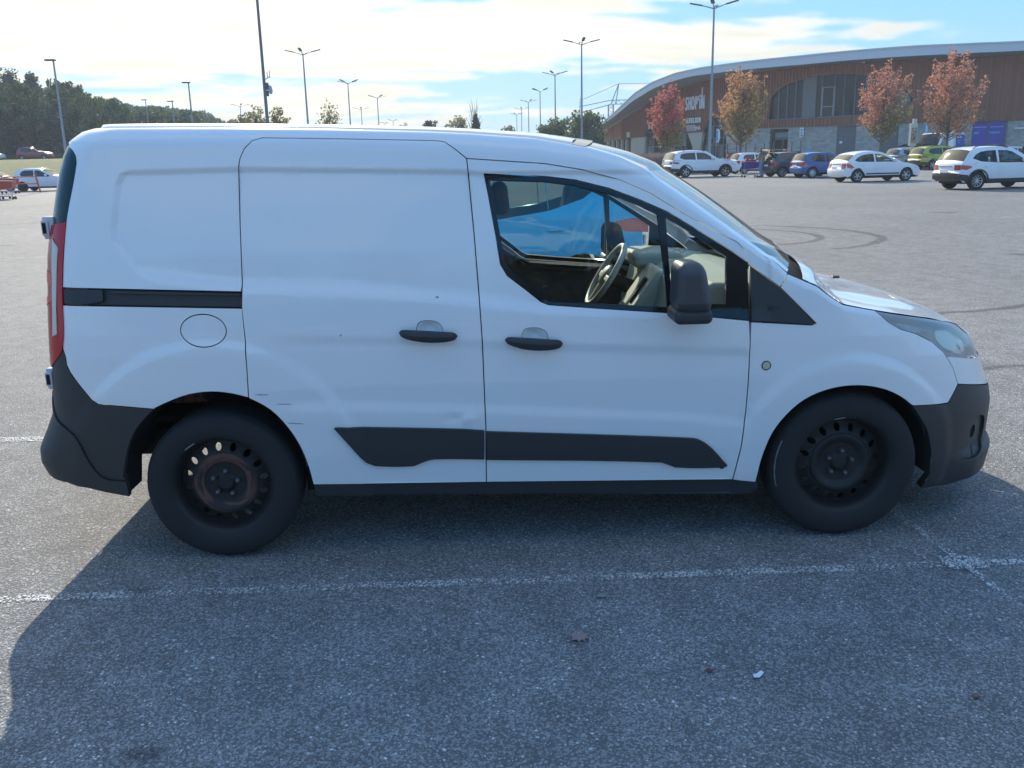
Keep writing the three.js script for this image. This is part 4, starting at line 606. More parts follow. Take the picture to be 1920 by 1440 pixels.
// trees that show over the roof of the van
const F = [.075, .095, .042], FY = [.27, .24, .09], FD = [.065, .084, .045], FG = [.12, .155, .05];
leafyTree('broadleaf_tree', [-22.7, 0, -99.4], 7.2, 2.8, 51, FY, 'yellowing bushy tree behind the camera mast, over the van roof', 'tree', { per: 8 });
leafyTree('broadleaf_tree', [-26.9, 0, -109.9], 6.9, 2.6, 52, FY, 'olive rounded tree left of the camera mast, over the van roof', 'tree');
leafyTree('broadleaf_tree', [-21.2, 0, -103.5], 7.3, 2.4, 53, FY, 'small yellowing tree just right of the camera mast', 'tree', { per: 10 });
leafyTree('bare_tree', [-15.7, 0, -104.3], 8.1, 2.8, 54, OLIVE, 'nearly bare young tree between two lamp posts over the van roof', 'tree', { per: 2, n: 60 });
leafyTree('broadleaf_tree', [-4.9, 0, -119.5], 6.2, 2.3, 55, FD, 'small dark tree alone above the middle of the van roof', 'tree');
leafyTree('broadleaf_tree', [-1.1, 0, -117.3], 6.5, 3.6, 56, FY, 'low yellow green tree beside the dark tree over the van roof', 'tree', { per: 14 });
leafyTree('broadleaf_tree', [1.1, 0, -121.4], 6.9, 1.9, 57, FD, 'dark narrow tree at the right end of the yellow green tree', 'tree', { cone: 1 });
leafyTree('bare_tree', [.9, 0, -127], 9.6, 2.6, 58, OLIVE, 'leafless grey tree rising behind the dark narrow tree', 'tree', { per: 0, n: 40 });
leafyTree('broadleaf_tree', [-10.8, 0, -150.6], 6.9, 2.2, 59, F, 'tiny far tree over the van roof near the lamp row', 'tree', { per: 10 });
leafyTree('broadleaf_tree', [6.4, 0, -150.1], 6.2, 3.4, 60, F, 'low far tree at the foot of the receding lamp row', 'tree', { per: 12 });
leafyTree('broadleaf_tree', [10.7, 0, -110.7], 5.7, 4.2, 61, FG, 'sunlit green tree left of the tip of the curved roof', 'tree', { per: 26 });
leafyTree('broadleaf_tree', [14.0, 0, -106.5], 6.4, 4.6, 62, FG, 'larger sunlit green tree touching the tip of the curved roof', 'tree', { per: 30 });
// the slope at the left with its trees
const bankY = (x, z) => { const d = Math.hypot(x + 4, z - 4.5); return 2.35 * ss((d - 78) / 30) * ss((-x - 18) / 14) + 3 * ss((d - 120) / 110) * ss((-x - 30) / 30); };
{
  const GR = new THREE.MeshStandardMaterial({ roughness: .95, map: (() => { const N = 256, d = new Uint8Array(N * N * 4); for (let y = 0; y < N; y++) for (let x = 0; x < N; x++) { const v = .55 + .9 * fbm(x / 9, y / 9, 4, 61), k = (y * N + x) * 4, w = noise(x / 40, y / 40, 4); d[k] = enc(lerp(.085, .13, w) * v); d[k + 1] = enc(lerp(.12, .13, w) * v); d[k + 2] = enc(.030 * v); d[k + 3] = 255; } return dataTex(N, N, d, true, [40, 40]); })() });
  struct('grass_bank', gridG(90, 90, (s, t) => { const x = lerp(-170, -17, s), z = lerp(-470, -60, t), y = bankY(x, z); return [x, y - .03 + (y > .03 ? .03 : 0), z]; }), GR);
}
const pine = (px, pz, H, W, seed, label, col = FD) => leafyTree('pine_tree', [px, bankY(px, pz) - .1, pz], H - bankY(px, pz), W, seed, col, label, 'tree', { n: 60, per: 26, leaf: .42, clear: .05, spread: .14, cone: .8 });
pine(-64.3, -125.0, 15.6, 8.6, 71, 'tall dark pine at the left edge of the photo, tallest of the wood');
pine(-71.3, -126.8, 15.9, 9.4, 72, 'dark pine cut by the left edge of the photo beside the tallest pine');
pine(-66.6, -137.1, 15.0, 7.3, 73, 'dark pine second from the left edge, behind the parked red hatchback');
pine(-68.5, -148.0, 15.1, 6.0, 74, 'pointed pine standing proud of the wood left of the single lamp post');
pine(-69.1, -156.1, 13.8, 6.8, 75, 'dark tree just left of the single lamp post at the wood', F);
leafyTree('broadleaf_tree', [-58.6, bankY(-58.6, -138.3) - .1, -138.3], 8.5, 6.2, 76, [.055, .066, .028], 'olive tree just right of the single lamp post at the edge of the wood', 'tree', { n: 60, per: 26, leaf: .36, clear: .05 });
leafyTree('broadleaf_tree', [-59.6, bankY(-59.6, -126.2) - .1, -126.2], 8.2, 7.3, 77, FD, 'broad dark bush behind the roof of the red hatchback', 'bush', { n: 60, per: 26, leaf: .36, clear: .03 });
leafyTree('broadleaf_tree', [-53.1, bankY(-53.1, -124.9) - .1, -124.9], 6.2, 6.8, 78, FD, 'rounded dark bush between the red hatchback and the tail of the van', 'bush', { n: 60, per: 26, leaf: .36, clear: .03 });
leafyTree('broadleaf_tree', [-66.6, bankY(-66.6, -158.7) - .1, -158.7], 9.4, 6.0, 79, FY, 'yellow green tree at the lower right end of the dark wood', 'tree', { n: 60, per: 22, leaf: .36, clear: .05 });
{
  // the far wooded hillside reads as one mass
  const R = rng(99), ridge = [[-80, 13.5], [-194, 15.6], [-225, 16.5], [-246, 16.4], [-262, 18], [-277, 17.6], [-308, 17.4], [-339, 19.9], [-355, 19.5], [-391, 16.4], [-412, 14.2], [-440, 11]];
  const geos = [0, 1, 2].map((s) => { const q = rng(300 + s), pts = []; for (let i = 0; i < 70; i++) { const a = q() * 6.28, y = q(), r = Math.sqrt(Math.max(0, 1 - Math.pow((y - .45) / .6, 2))) * Math.sqrt(q()); pts.push({ x: Math.cos(a) * r * .5, y: y, z: Math.sin(a) * r * .5 }); } return leafCloud(pts, 22, .10, .085, (x, y, z, R2, c) => set(c, .9, 1, .8, R2, .7), q); });
  const lm = new THREE.MeshPhysicalMaterial({ vertexColors: true, roughness: .9, transmission: .3, thickness: 0, side: THREE.DoubleSide });
  const lists = [[], [], []];
  for (let k = 0; k < 620; k++) {
    const z = lerp(-118, -440, Math.pow(R(), .8)), d = -z, back = R() * 34, x = (z > -194 ? lerp(-52, -79, (-z - 118) / 76) : -76 - (d - 194) * .13) - back + 10, top = tab(-z, ridge.map(([a, b]) => [-a, b])) - R() * 2.6 - (back < 12 ? (12 - back) * .55 : 0), h = 5.5 + 4 * R(), y = Math.max(bankY(x, z) - 1, top - h);
    lists[k % 3].push([x, y, z, h, 4.2 + 3 * R(), R()]);
  }
  for (let k = 0; k < 260; k++) { const z = lerp(-150, -440, R()), d = -z, x = (z > -194 ? lerp(-52, -79, (-z - 118) / 76) : -76 - (d - 194) * .13) + lerp(4, 20, R()), h = 4.5 + 3.5 * R(); lists[k % 3].push([x, bankY(x, z) - .5, z, h, 5 + 3 * R(), R()]); }
  const wood = new THREE.Group(); wood.name = 'hillside_wood'; wood.userData = { kind: 'stuff', label: 'far wooded hillside of mixed green trees on the left', category: 'wood' }; scene.add(wood);
  geos.forEach((g, i) => { const m = new THREE.InstancedMesh(g, lm, lists[i].length), d = new THREE.Object3D(); lists[i].forEach(([x, y, z, h, w, c], j) => { d.position.set(x, y, z); d.scale.set(w, h, w); d.rotation.y = c * 6.28; d.updateMatrix(); m.setMatrixAt(j, d.matrix); m.setColorAt(j, new THREE.Color().setRGB(lerp(.085, .15, c), lerp(.118, .155, c), lerp(.05, .06, c))); }); m.name = 'tree_crowns'; m.userData.kind = 'stuff'; m.castShadow = m.receiveShadow = true; wood.add(m); });
}

// tall trees behind the camera: the van's side glass mirrors them
for (const [x, z, H, W, s, l] of [[-11, 41, 11.5, 9, 81, 'leftmost'], [-3, 43, 12, 9, 82, 'second from the left'], [4.5, 40, 11, 8.5, 83, 'middle'], [12, 42, 12.5, 9.5, 84, 'second from the right'], [20, 44, 11.5, 9, 85, 'rightmost']]) leafyTree('broadleaf_tree', [x, 0, z], H, W, s, F, l + ' tall green tree behind the camera, mirrored in the van', 'tree', { n: 70, per: 26, leaf: .5, clear: .1 });

// ---------------------------------------------------------------- lamp posts, mast, crane
const GALV = M(.30, .32, .34, .45, { metalness: .4 }), LAMPHEAD = M(.10, .11, .12, .5);
function quadLamp(label, pos, turn = 0) {
  const t = thing('street_lamp', label, 'street lamp', pos, turn, 'tall four-armed lamp posts of the car park');
  part('pole', flat([new THREE.CylinderGeometry(.07, .13, 12.3, 12).translate(0, 6.15, 0), new THREE.CylinderGeometry(.2, .22, .5, 12).translate(0, .25, 0)]), GALV, t);
  for (let k = 0; k < 4; k++) { const a = k * Math.PI / 2 + .35, c = Math.cos(a), s = Math.sin(a); part('arm', bar([0, 12.2, 0], [c * .9, 12.48, s * .9], .05, .035, 6), GALV, t); const h = new RoundedBoxGeometry(1.0, .09, .30, 2, .035).rotateZ(.22).rotateY(-a).translate(c * 1.35, 12.58, s * 1.35); part('lamp_head', h, LAMPHEAD, t); }
  return t;
}
const near = [[[19.6, 0, -69.2], 'nearest four-armed lamp post, in front of the brown store between two autumn trees'], [[11.9, 0, -91.4], 'second lamp post of the right row, over the green tree left of the store'], [[12.2, 0, -127], 'third lamp post of the right row, counted from the store'], [[12.3, 0, -159.3], 'fourth lamp post of the right row, counted from the store'], [[12.1, 0, -192.1], 'fifth lamp post of the right row, counted from the store'], [[12.1, 0, -222.6], 'sixth lamp post of the right row, counted from the store'], [[12.2, 0, -252], 'farthest lamp post of the right row'],
  [[-16.6, 0, -95.6], 'tallest-looking four-armed lamp post of the left row, right of the camera mast'], [[-17.3, 0, -134.4], 'second four-armed lamp post of the left row'], [[-16.7, 0, -168.8], 'third four-armed lamp post of the left row'], [[-24.4, 0, -207.6], 'small lamp post between the second and third posts of the left row'], [[-23.5, 0, -276.4], 'far lamp post right of the third post of the left row'], [[-27.8, 0, -296.1], 'farthest tiny lamp post over the van roof'], [[-45.8, 0, -186.2], 'far four-armed lamp post left of the camera mast']];
{ const p = quadLamp(near[0][1], near[0][0]); for (const [q, l] of near.slice(1)) { const c = p.clone(); c.name = numbered('street_lamp'); c.position.set(...q); c.rotation.y = q[2] * .013; c.userData = { ...p.userData, label: l }; scene.add(c); } }
{ let p; for (const [q, l, turn] of [[[-29.2, 0, -65.7], 'single-headed lamp post at the left before the wood', 0], [[-26.1, 0, -87.1], 'single-headed lamp post standing before the end of the wooded hill', 0], [[-36.3, 0, -114], 'farther single-headed lamp post left of the one at the end of the hill', 0], [[-49, 2, -141.6], 'smallest single-headed lamp post low against the wooded hill', 0]]) {
  if (!p) { p = thing('single_lamp', l, 'street lamp', q, turn, 'single-headed lamp posts by the wood'); part('pole', new THREE.CylinderGeometry(.06, .11, 9, 10).translate(0, 4.5, 0), GALV, p); part('lamp_head', new RoundedBoxGeometry(.75, .12, .32, 2, .04).translate(-.2, 9.02, .05), LAMPHEAD, p); continue; }
  const c = p.clone(); c.name = numbered('single_lamp'); c.position.set(...q); c.userData = { ...p.userData, label: l }; scene.add(c); } }
{ const t = thing('camera_mast', 'tall dark mast with a surveillance camera, rising out of the top of the photo', 'mast', [-11.4, 0, -52.6]);
  part('pole', new THREE.CylinderGeometry(.06, .11, 17, 12).translate(0, 8.5, 0), M(.16, .17, .18, .5), t);
  const b = part('bracket', flat([bar([0, 5.9, 0], [.32, 6.0, .05], .025), bar([.1, 6.35, 0], [.36, 6.5, 0], .02), bar([.36, 6.4, 0], [.36, 6.85, 0], .018), bar([.22, 6.42, 0], [.22, 6.75, 0], .018)]), LAMPHEAD, t);
  part('surveillance_camera', flat([new THREE.CylinderGeometry(.09, .11, .16, 14).translate(.34, 5.88, .05), new THREE.SphereGeometry(.12, 16, 10).scale(1, 1.6, 1).translate(.36, 5.68, .05)]), M(.42, .43, .44, .4), t);
  part('junction_box', boxG(.18, .42, .16, .16, 5.95, .05, .03), LAMPHEAD, t); part('junction_box', boxG(.22, .34, .16, .12, 5.55, .0, .03), LAMPHEAD, t); }
{ const t = thing('tower_crane', 'distant lattice tower crane behind the tip of the curved roof', 'crane', [39.4, 0, -262.5]), g = [], LA = M(.25, .28, .32, .6);
  for (const [x, z] of [[-.7, -.7], [.7, -.7], [.7, .7], [-.7, .7]]) g.push(bar([x, 0, z], [x, 15, z], .10)); for (let y = 0; y < 15; y += 1.5) g.push(bar([-.7, y, .7], [.7, y + 1.5, .7], .06), bar([.7, y, .7], [-.7, y + 1.5, .7], .06));
  part('tower', flat(g), LA, t);
  const j = []; for (const y of [15, 16.1]) j.push(bar([-9, y - 2.2 + (y > 15 ? .6 : 0), 0], [0, y, 0], .11), bar([0, y, 0], [24, y + .2, 0], .11)); for (let k = 0; k < 16; k++) j.push(bar([k * 1.5, 15, 0], [k * 1.5 + .75, 16.1, 0], .06), bar([k * 1.5 + .75, 16.1, 0], [k * 1.5 + 1.5, 15, 0], .06));
  part('jib', flat(j), LA, t); part('tower_head', flat([bar([0, 15, 0], [2.2, 20.5, 0], .14), bar([1.4, 15, 0], [2.2, 20.5, 0], .14)]), LA, t); part('stay', flat([bar([2.2, 20.5, 0], [-8.6, 16.2, 0], .07), bar([2.2, 20.5, 0], [23, 20.5, 0], .06), bar([-8.8, 16, 0], [-8.9, 8, 0], .06), bar([-8.8, 13, 0], [-8.7, 17, 0], .07)]), LA, t); }

// ---------------------------------------------------------------- parked cars (each: x forward from the rear axle, z to its right)
const CARGLASS = new THREE.MeshPhysicalMaterial({ color: new THREE.Color().setRGB(.42, .50, .50), roughness: 0, transmission: 1, thickness: 0, ior: 1.5, side: THREE.DoubleSide });
const TINT = M(.016, .019, .022, .06, { clearcoat: .6 });
const ALLOY = M(.50, .51, .53, .32, { metalness: .75 }), ALLOYDARK = M(.05, .05, .055, .4, { metalness: .5 }), HUBCAP = M(.55, .56, .58, .35, { metalness: .3 });
const LAMPRED = M(.42, .012, .016, .16, { clearcoat: 1 }), LAMPCLEAR = M(.62, .64, .66, .1, { clearcoat: 1 }), PLATE = M(.75, .75, .73, .5), SEAT = M(.03, .03, .033, .9);
const carPaint = (r, g, b, o = {}) => M(r, g, b, .38, { clearcoat: 1, clearcoatRoughness: .05, ...o });
const CW = { mini: 1.72, suv: 1.84, hatch: 1.74, c4: 1.76, cross: 1.77, coupe: 1.75, transit: 2.0 };
const CONTOUR = {   // rear bumper up over the roof to the front bumper; the letter tells what the piece after the point is
  suv: [[-.86, .40, 'k'], [-.95, .52, 'k'], [-.965, .70], [-.90, .80], [-.905, 1.02], [-.86, 1.10, 'r'], [-.64, 1.52], [-.46, 1.61], [-.1, 1.66], [.5, 1.685], [1.1, 1.67], [1.42, 1.62, 'w'], [2.12, 1.18], [2.3, 1.13], [2.8, 1.09], [3.3, 1.0], [3.52, .90], [3.60, .74], [3.62, .58, 'k'], [3.58, .40, 'k'], [3.45, .26]],
  cross: [[-.66, .36, 'k'], [-.76, .48, 'k'], [-.77, .62], [-.70, .70], [-.70, .92], [-.62, 1.06, 'r'], [-.34, 1.44], [-.18, 1.51], [.2, 1.555], [.7, 1.575], [1.2, 1.55], [1.48, 1.50, 'w'], [2.28, 1.06], [2.5, 1.01], [3.0, .94], [3.35, .84], [3.50, .70], [3.53, .52, 'k'], [3.50, .36, 'k'], [3.38, .24]],
  hatch: [[-.54, .30, 'k'], [-.62, .42], [-.63, .58], [-.57, .66], [-.57, .88], [-.52, .97, 'r'], [-.30, 1.36], [-.14, 1.42], [.3, 1.455], [.8, 1.455], [1.15, 1.42, 'w'], [1.92, 1.00], [2.1, .96], [2.6, .89], [3.0, .76], [3.15, .62], [3.19, .45], [3.16, .30], [3.05, .22]],
  c4: [[-.60, .30], [-.70, .40], [-.72, .60], [-.64, .68], [-.60, .90], [-.52, 1.02, 'r'], [-.20, 1.30], [.0, 1.38], [.4, 1.445], [.85, 1.458], [1.25, 1.41], [1.4, 1.36, 'w'], [2.28, .95], [2.5, .90], [3.0, .80], [3.3, .68], [3.44, .54], [3.47, .40], [3.44, .28], [3.34, .20]],
  transit: [[-.95, .40, 'k'], [-1.0, .55], [-1.0, .9], [-.98, 1.4], [-.95, 2.1], [-.85, 2.25], [-.6, 2.29], [1.5, 2.30], [2.55, 2.26], [2.75, 2.18, 'w'], [3.55, 1.38], [3.7, 1.30], [4.1, 1.17], [4.3, 1.0], [4.36, .75], [4.36, .5, 'k'], [4.3, .3]],
};
CONTOUR.mini = CONTOUR.hatch;
const WINDOWS = {   // side glass, one outline per pane
  suv: [[[-.40, 1.22], [-.36, 1.40], [-.26, 1.50], [.1, 1.545], [.64, 1.56], [.66, 1.12], [-.1, 1.13]], [[.72, 1.56], [1.1, 1.55], [1.36, 1.50], [1.95, 1.14], [1.9, 1.10], [.74, 1.12]]],
  cross: [[[-.26, 1.16], [-.12, 1.30], [.1, 1.40], [.4, 1.44], [.74, 1.45], [.77, 1.0], [.1, 1.04]], [[.83, 1.45], [1.2, 1.44], [1.42, 1.39], [2.08, 1.03], [2.02, .98], [.85, .995]]],
  hatch: [[[-.12, 1.10], [.02, 1.30], [.2, 1.345], [.72, 1.35], [.74, .93], [.0, .95]], [[.80, 1.35], [1.02, 1.335], [1.16, 1.30], [1.74, .98], [1.70, .93], [.82, .93]]],
  c4: [[[-.20, 1.04], [-.02, 1.18], [.2, 1.28], [.5, 1.335], [.82, 1.345], [.84, .96], [.0, .97]], [[.90, 1.345], [1.15, 1.325], [1.4, 1.25], [2.05, .955], [.92, .955]]],
  mini: [[[-.12, 1.26], [.04, 1.345], [.345, 1.373], [.325, 1.06], [.0, 1.17]], [[.33, 1.06], [.35, 1.374], [.81, 1.385], [.825, .985]], [[.832, .985], [.817, 1.385], [1.04, 1.36], [1.17, 1.31], [1.74, .96], [1.70, .94]]],
  transit: [[[1.95, 2.0], [2.45, 1.98], [2.65, 1.88], [3.2, 1.36], [3.15, 1.25], [2.4, 1.22], [1.95, 1.30]]],
};
const SPEC = { mini: { wb: 2.4, r: .30, belt: 1.0, bot: .24, tail: [[-.63, .96], [-.46, .97], [-.30, .94], [-.40, .84], [-.63, .82]], doors: [[.12, .80], [.83, 1.76]] }, suv: { wb: 2.69, r: .36, belt: 1.10, bot: .30, tail: [[-.86, 1.0], [-.50, .97], [-.42, .90], [-.62, .86], [-.88, .90]], doors: [[-.02, .70], [.72, 1.78]] }, cross: { wb: 2.6, r: .335, belt: 1.0, bot: .28, tail: [[-.70, .93], [-.40, .90], [-.28, .85], [-.50, .74], [-.70, .78]], doors: [[.12, .80], [.83, 1.86]] }, hatch: { wb: 2.5, r: .305, belt: .93, bot: .24, tail: [[-.56, .94], [-.36, .92], [-.34, .74], [-.56, .72]], doors: [[.1, .76], [.79, 1.76]] }, c4: { wb: 2.61, r: .315, belt: .955, bot: .24, tail: [[-.60, .90], [-.44, .88], [-.22, .72], [-.36, .66], [-.58, .70]], doors: [[.08, .87], [.9, 1.9]] }, transit: { wb: 3.3, r: .35, belt: 1.25, bot: .32, tail: [[-.98, 1.5], [-.86, 1.5], [-.86, .95], [-.98, .95]], doors: [[1.9, 3.0]] } };
function resample(C) {   // a smooth curve through the contour, keeping the letters
  const out = []; for (let i = 0; i + 1 < C.length; i++) { const p = C[Math.max(0, i - 1)], a = C[i], b = C[i + 1], q = C[Math.min(C.length - 1, i + 2)], L = Math.hypot(b[0] - a[0], b[1] - a[1]), l0 = Math.hypot(a[0] - p[0], a[1] - p[1]) || L, l1 = Math.hypot(q[0] - b[0], q[1] - b[1]) || L, n = Math.max(2, Math.ceil(L / .12)); for (let k = 0; k < n; k++) { const t = k / n, t2 = t * t, t3 = t2 * t, h = [2 * t3 - 3 * t2 + 1, t3 - 2 * t2 + t, -2 * t3 + 3 * t2, t3 - t2]; out.push([0, 1].map((c) => h[0] * a[c] + h[1] * (b[c] - p[c]) * L / (L + l0) + h[2] * b[c] + h[3] * (q[c] - a[c]) * L / (L + l1)).concat(a[2] || 'b')); } }
  out.push([...C[C.length - 1].slice(0, 2), 'b']); return out;
}
function wheelG(kind, r) {
  const w = new THREE.Group(); w.name = 'wheel';
  const L = (pts, n = 28) => new THREE.LatheGeometry(pts.map((p) => new THREE.Vector2(...p)), n).rotateX(Math.PI / 2), q = r * .66;
  part('tyre', L([[q, -.09], [q * 1.15, -.10], [r * .96, -.09], [r, -.07], [r, .07], [r * .96, .092], [q * 1.2, .10], [q, .088]]), TYRE, w);
  part('rim_barrel', L([[q, .088], [q * .96, .07], [q * .93, .0], [q * .93, -.06], [0, -.06]]), DARK, w);
  const g = []; const n = kind === 'ten' ? 10 : kind === 'cap' ? 9 : kind === 'twin' ? 10 : 5;
  for (let i = 0; i < n; i++) { const a = (i + (kind === 'twin' ? (i % 2 ? .22 : -.22) : 0)) / n * 2 * Math.PI, wd = kind === 'cap' ? r * .155 : kind === 'five' ? r * .17 : r * .085; const b = new THREE.BoxGeometry(q * .84, wd, .022); b.translate(q * .54, 0, .055); b.rotateZ(a); g.push(b); }
  g.push(L([[q * .99, .09], [q * .93, .086], [q * .91, .07]]), new THREE.CylinderGeometry(r * .16, r * .17, .03, 16).rotateX(Math.PI / 2).translate(0, 0, .062));
  part('rim', flat(g), kind === 'dark' ? ALLOYDARK : kind === 'cap' ? HUBCAP : ALLOY, w); return w;
}
const wheelCache = new Map();
function makeCar(kind, name, label, cat, [x, z], turn, col, o = {}) {
  const S = SPEC[kind], W = CW[kind] * (o.sw || 1), sy = o.sy || 1, sx = o.sx || 1, y0 = o.y || 0;
  const t = thing(name, label, cat, [x, y0, z], turn), zoff = -(W / 2 - .10), r = S.r * (o.sr || 1);
  const C = resample(CONTOUR[kind].map(([a, b, c]) => [a * sx, b * sy, c])), xr = Math.min(...C.map((p) => p[0])), xf = Math.max(...C.map((p) => p[0])), belt = S.belt * sy, top = Math.max(...C.map((p) => p[1]));
  const half = (px, py) => { let h = W / 2 * (py < belt ? 1 - .05 * Math.pow((py / sy - .66) / .5, 2) : .985 - (kind === 'transit' ? .10 : .23) * (py - belt) / (top - belt) * (kind === 'transit' ? 1 : .9)); if (py > belt) h -= .02 * ss((py - top + .1) / .1); const a = clamp((xr + .55 - px) / .55), b = clamp((px - xf + .95) / .95); return h * (1 - (kind === 'transit' ? .03 : .13) * a * a) * (1 - .27 * Math.pow(b, 2.4)); };
  const P = (px, py, s, off = 0) => new THREE.Vector3(px, py, zoff + s * (half(px, py) + off));
  const N = (px, py, s) => { const h = .01, dx = (half(px + h, py) - half(px - h, py)) / (2 * h), dy = (half(px, py + h) - half(px, py - h)) / (2 * h); return new THREE.Vector3(-dx, -dy, s).normalize(); };
  const wins = WINDOWS[kind].map((w) => w.map(([a, b]) => [a * sx, b * sy])), bot = S.bot * sy, wb = S.wb * sx, ra = r + .05;
  const arch = (cx) => Array.from({ length: 13 }, (_, i) => { const a = Math.PI * i / 12; return [cx + ra * Math.cos(a), Math.max(bot, r + ra * Math.sin(a) * 1.0)]; });
  const outline = [...C.map((p) => [p[0], p[1]]), [xf - .12, bot], ...arch(wb), ...arch(0), [xr + .2, bot]];
  const side = (s, oL, off, opt = {}) => patch(oL, { pos: (a, b) => P(a, b, s, off), nor: (a, b) => N(a, b, s), step: .3, gap: 0, depth: .02, rev: s < 0, ...opt });
  const body = [], T = [];
  for (const s of [1, -1]) {
    body.push(side(s, outline, 0, { holes: wins, depth: .03 }));
    wins.forEach((w, i) => T.push([i && !o.dark ? CARGLASS : o.clear ? CARGLASS : TINT, side(s, w, -.014, { gap: -.01, depth: 0 })]));
  }
  // the strip across: bonnet, windscreen, roof, tail
  const strip = (f) => { const g = []; for (let i = 0; i < C.length - 1;) { if (!f(C[i][2])) { i++; continue; } let j = i; while (j < C.length - 1 && f(C[j][2])) j++; const i0 = i, nn = j - i; g.push(gridG(nn, 12, (u, v) => { const q = i0 + Math.round(u * nn), p = C[q], k = 1 - 2 * v, e = P(p[0], p[1], 1).z - zoff; const a = C[Math.max(0, q - 1)], b = C[Math.min(C.length - 1, q + 1)]; let nx = -(b[1] - a[1]), ny = b[0] - a[0]; const l = Math.hypot(nx, ny) || 1, c = (Math.abs(nx / l) > .6 ? .075 : .04) * (1 - Math.pow(Math.abs(k), 2.6)); return [p[0] + nx / l * c, p[1] + ny / l * c, zoff + e * k]; })); i = j; } return g; };
  const bodyM = part('body', flat([...body, ...strip((c) => c === 'b')]), col, t);
  for (const q of strip((c) => c === 'k')) part('bumper', q, o.bumper || PLASTIC, t);
  for (const q of strip((c) => c === 'r')) part('rear_window', q, TINT, t); part('windscreen', flat(strip((c) => c === 'w')), CARGLASS, t);
  for (const [m, g] of T) part('side_window', g, m, t);
  // tail lamps wrap the corner: one patch on the side, one on the back
  const back = C.filter((p) => p[0] < xr + .5); const xAt = (y) => { let best = back[0]; for (const p of back) if (Math.abs(p[1] - y) < Math.abs(best[1] - y)) best = p; return best[0]; };
  const tl = S.tail.map(([a, b]) => [a * sx, b * sy]), ty = [Math.min(...tl.map((p) => p[1])), Math.max(...tl.map((p) => p[1]))];
  for (const s of [1, -1]) {
    const lamp = flat([side(s, tl, .008, { depth: .02 }), gridG(4, 4, (u, v) => { const y = lerp(ty[0], ty[1], v), xx = xAt(y), e = half(xx, y), k = lerp(.62, 1.0, u); return [xx - .075 * (1 - Math.pow(k, 2.6)) - .012, y, zoff + s * e * k]; })]); part('tail_light', lamp, LAMPRED, t);
    part('headlight', side(s, [[xf - .62, S.belt * sy * .86], [xf - .18, S.belt * sy * .74], [xf - .10, S.belt * sy * .60], [xf - .28, S.belt * sy * .62], [xf - .5, S.belt * sy * .74]], .006), LAMPCLEAR, t);
    const mx = Math.max(...wins[wins.length - 1].map((p) => p[0])) - .22 * sx; part('door_mirror', new RoundedBoxGeometry(.13, .15, .22, 3, .05).translate(mx, belt + .09, zoff + s * (half(mx, belt) + .09)), o.mirror || col, t);
    S.doors.forEach(([a, b], i) => { const A = a * sx, B = b * sx; const lo = bot + .08, o2 = [[Math.max(A, i ? A : ra + .06), lo], [i && B > wb - ra - .05 ? wb - ra - .04 : B, lo], [B, lo + .25], [B, belt - .03], [A, belt - .03], [A, lo + .35]]; const d = part('door', side(s, o2, .007, { gap: .006, depth: .012 }), col, t); part('door_handle', boxG(.17, .03, .03, A + .16, belt - .13, zoff + s * (half(A + .16, belt - .13) + .02), .012), o.handle || col, d); });
    if (o.clad) { part('wheel_arch_trim', flat([0, wb].map((cx) => side(s, [...Array.from({ length: 13 }, (_, i) => { const a = Math.PI * i / 12; return [cx + (ra + .075) * Math.cos(a), r - .02 + (ra + .075) * Math.sin(a)]; }), ...Array.from({ length: 13 }, (_, i) => { const a = Math.PI * (1 - i / 12); return [cx + ra * Math.cos(a), r + ra * Math.sin(a)]; })], .016))), PLASTIC, t); part('sill_trim', side(s, [[ra + .02, bot], [wb - ra - .02, bot], [wb - ra - .02, bot + .13], [ra + .02, bot + .13]], .014), PLASTIC, t); part('bumper_trim', side(s, [[xr + .01, .40 * sy], [-ra - .02, bot], [-ra - .05, .56 * sy], [xr + .0, .60 * sy]], .012), PLASTIC, t); }
    if (o.strip) part('side_strip', side(s, [[.42, .37], [wb - .42, .37], [wb - .42, .43], [.42, .43]], .016), PLASTIC, t);
    if (o.rails) part('roof_rail', tubeG([[-.2 * sx, top - .05, zoff + s * half(0, top - .06)], [.0, top + .03, zoff + s * half(.2, top - .02)], [1.0 * sx, top + .03, zoff + s * half(.9, top - .02)], [1.25 * sx, top - .03, zoff + s * half(1.2, top - .06)]], .018, 20, 6), PLASTIC, t);
  }
  part('number_plate', boxG(.02, .11, .5, xr - .055, .62 * sy + .08, zoff, .004), PLATE, t);
  if (kind !== 'transit') part('tailgate_trim', boxG(.03, .025, W * .45, xAt(.88 * sy) - .085, .88 * sy, zoff, .008), PLASTIC, t);
  part('underbody', boxG(xf - xr - .5, .22, W * .78, (xf + xr) / 2, bot + .06, zoff), DARK, t);
  part('cabin_floor', boxG(wb * .8, .04, W * .82, wb * .5, belt * .62, zoff), DARK, t); part('dashboard', new RoundedBoxGeometry(.4, .22, W * .78, 2, .06).translate(wb * .70, belt - .06, zoff), SEAT, t);
  for (const [qx, qz] of [[.42, -.36], [.42, .36], [.02, -.36], [.02, .36]]) part('seat', flat([new RoundedBoxGeometry(.16, .62, .48, 2, .06).rotateZ(.2).translate(qx * wb, belt - .02, zoff + qz), new RoundedBoxGeometry(.09, .18, .25, 2, .04).translate(qx * wb - .08, belt + .34 * sy, zoff + qz)]), SEAT, t);
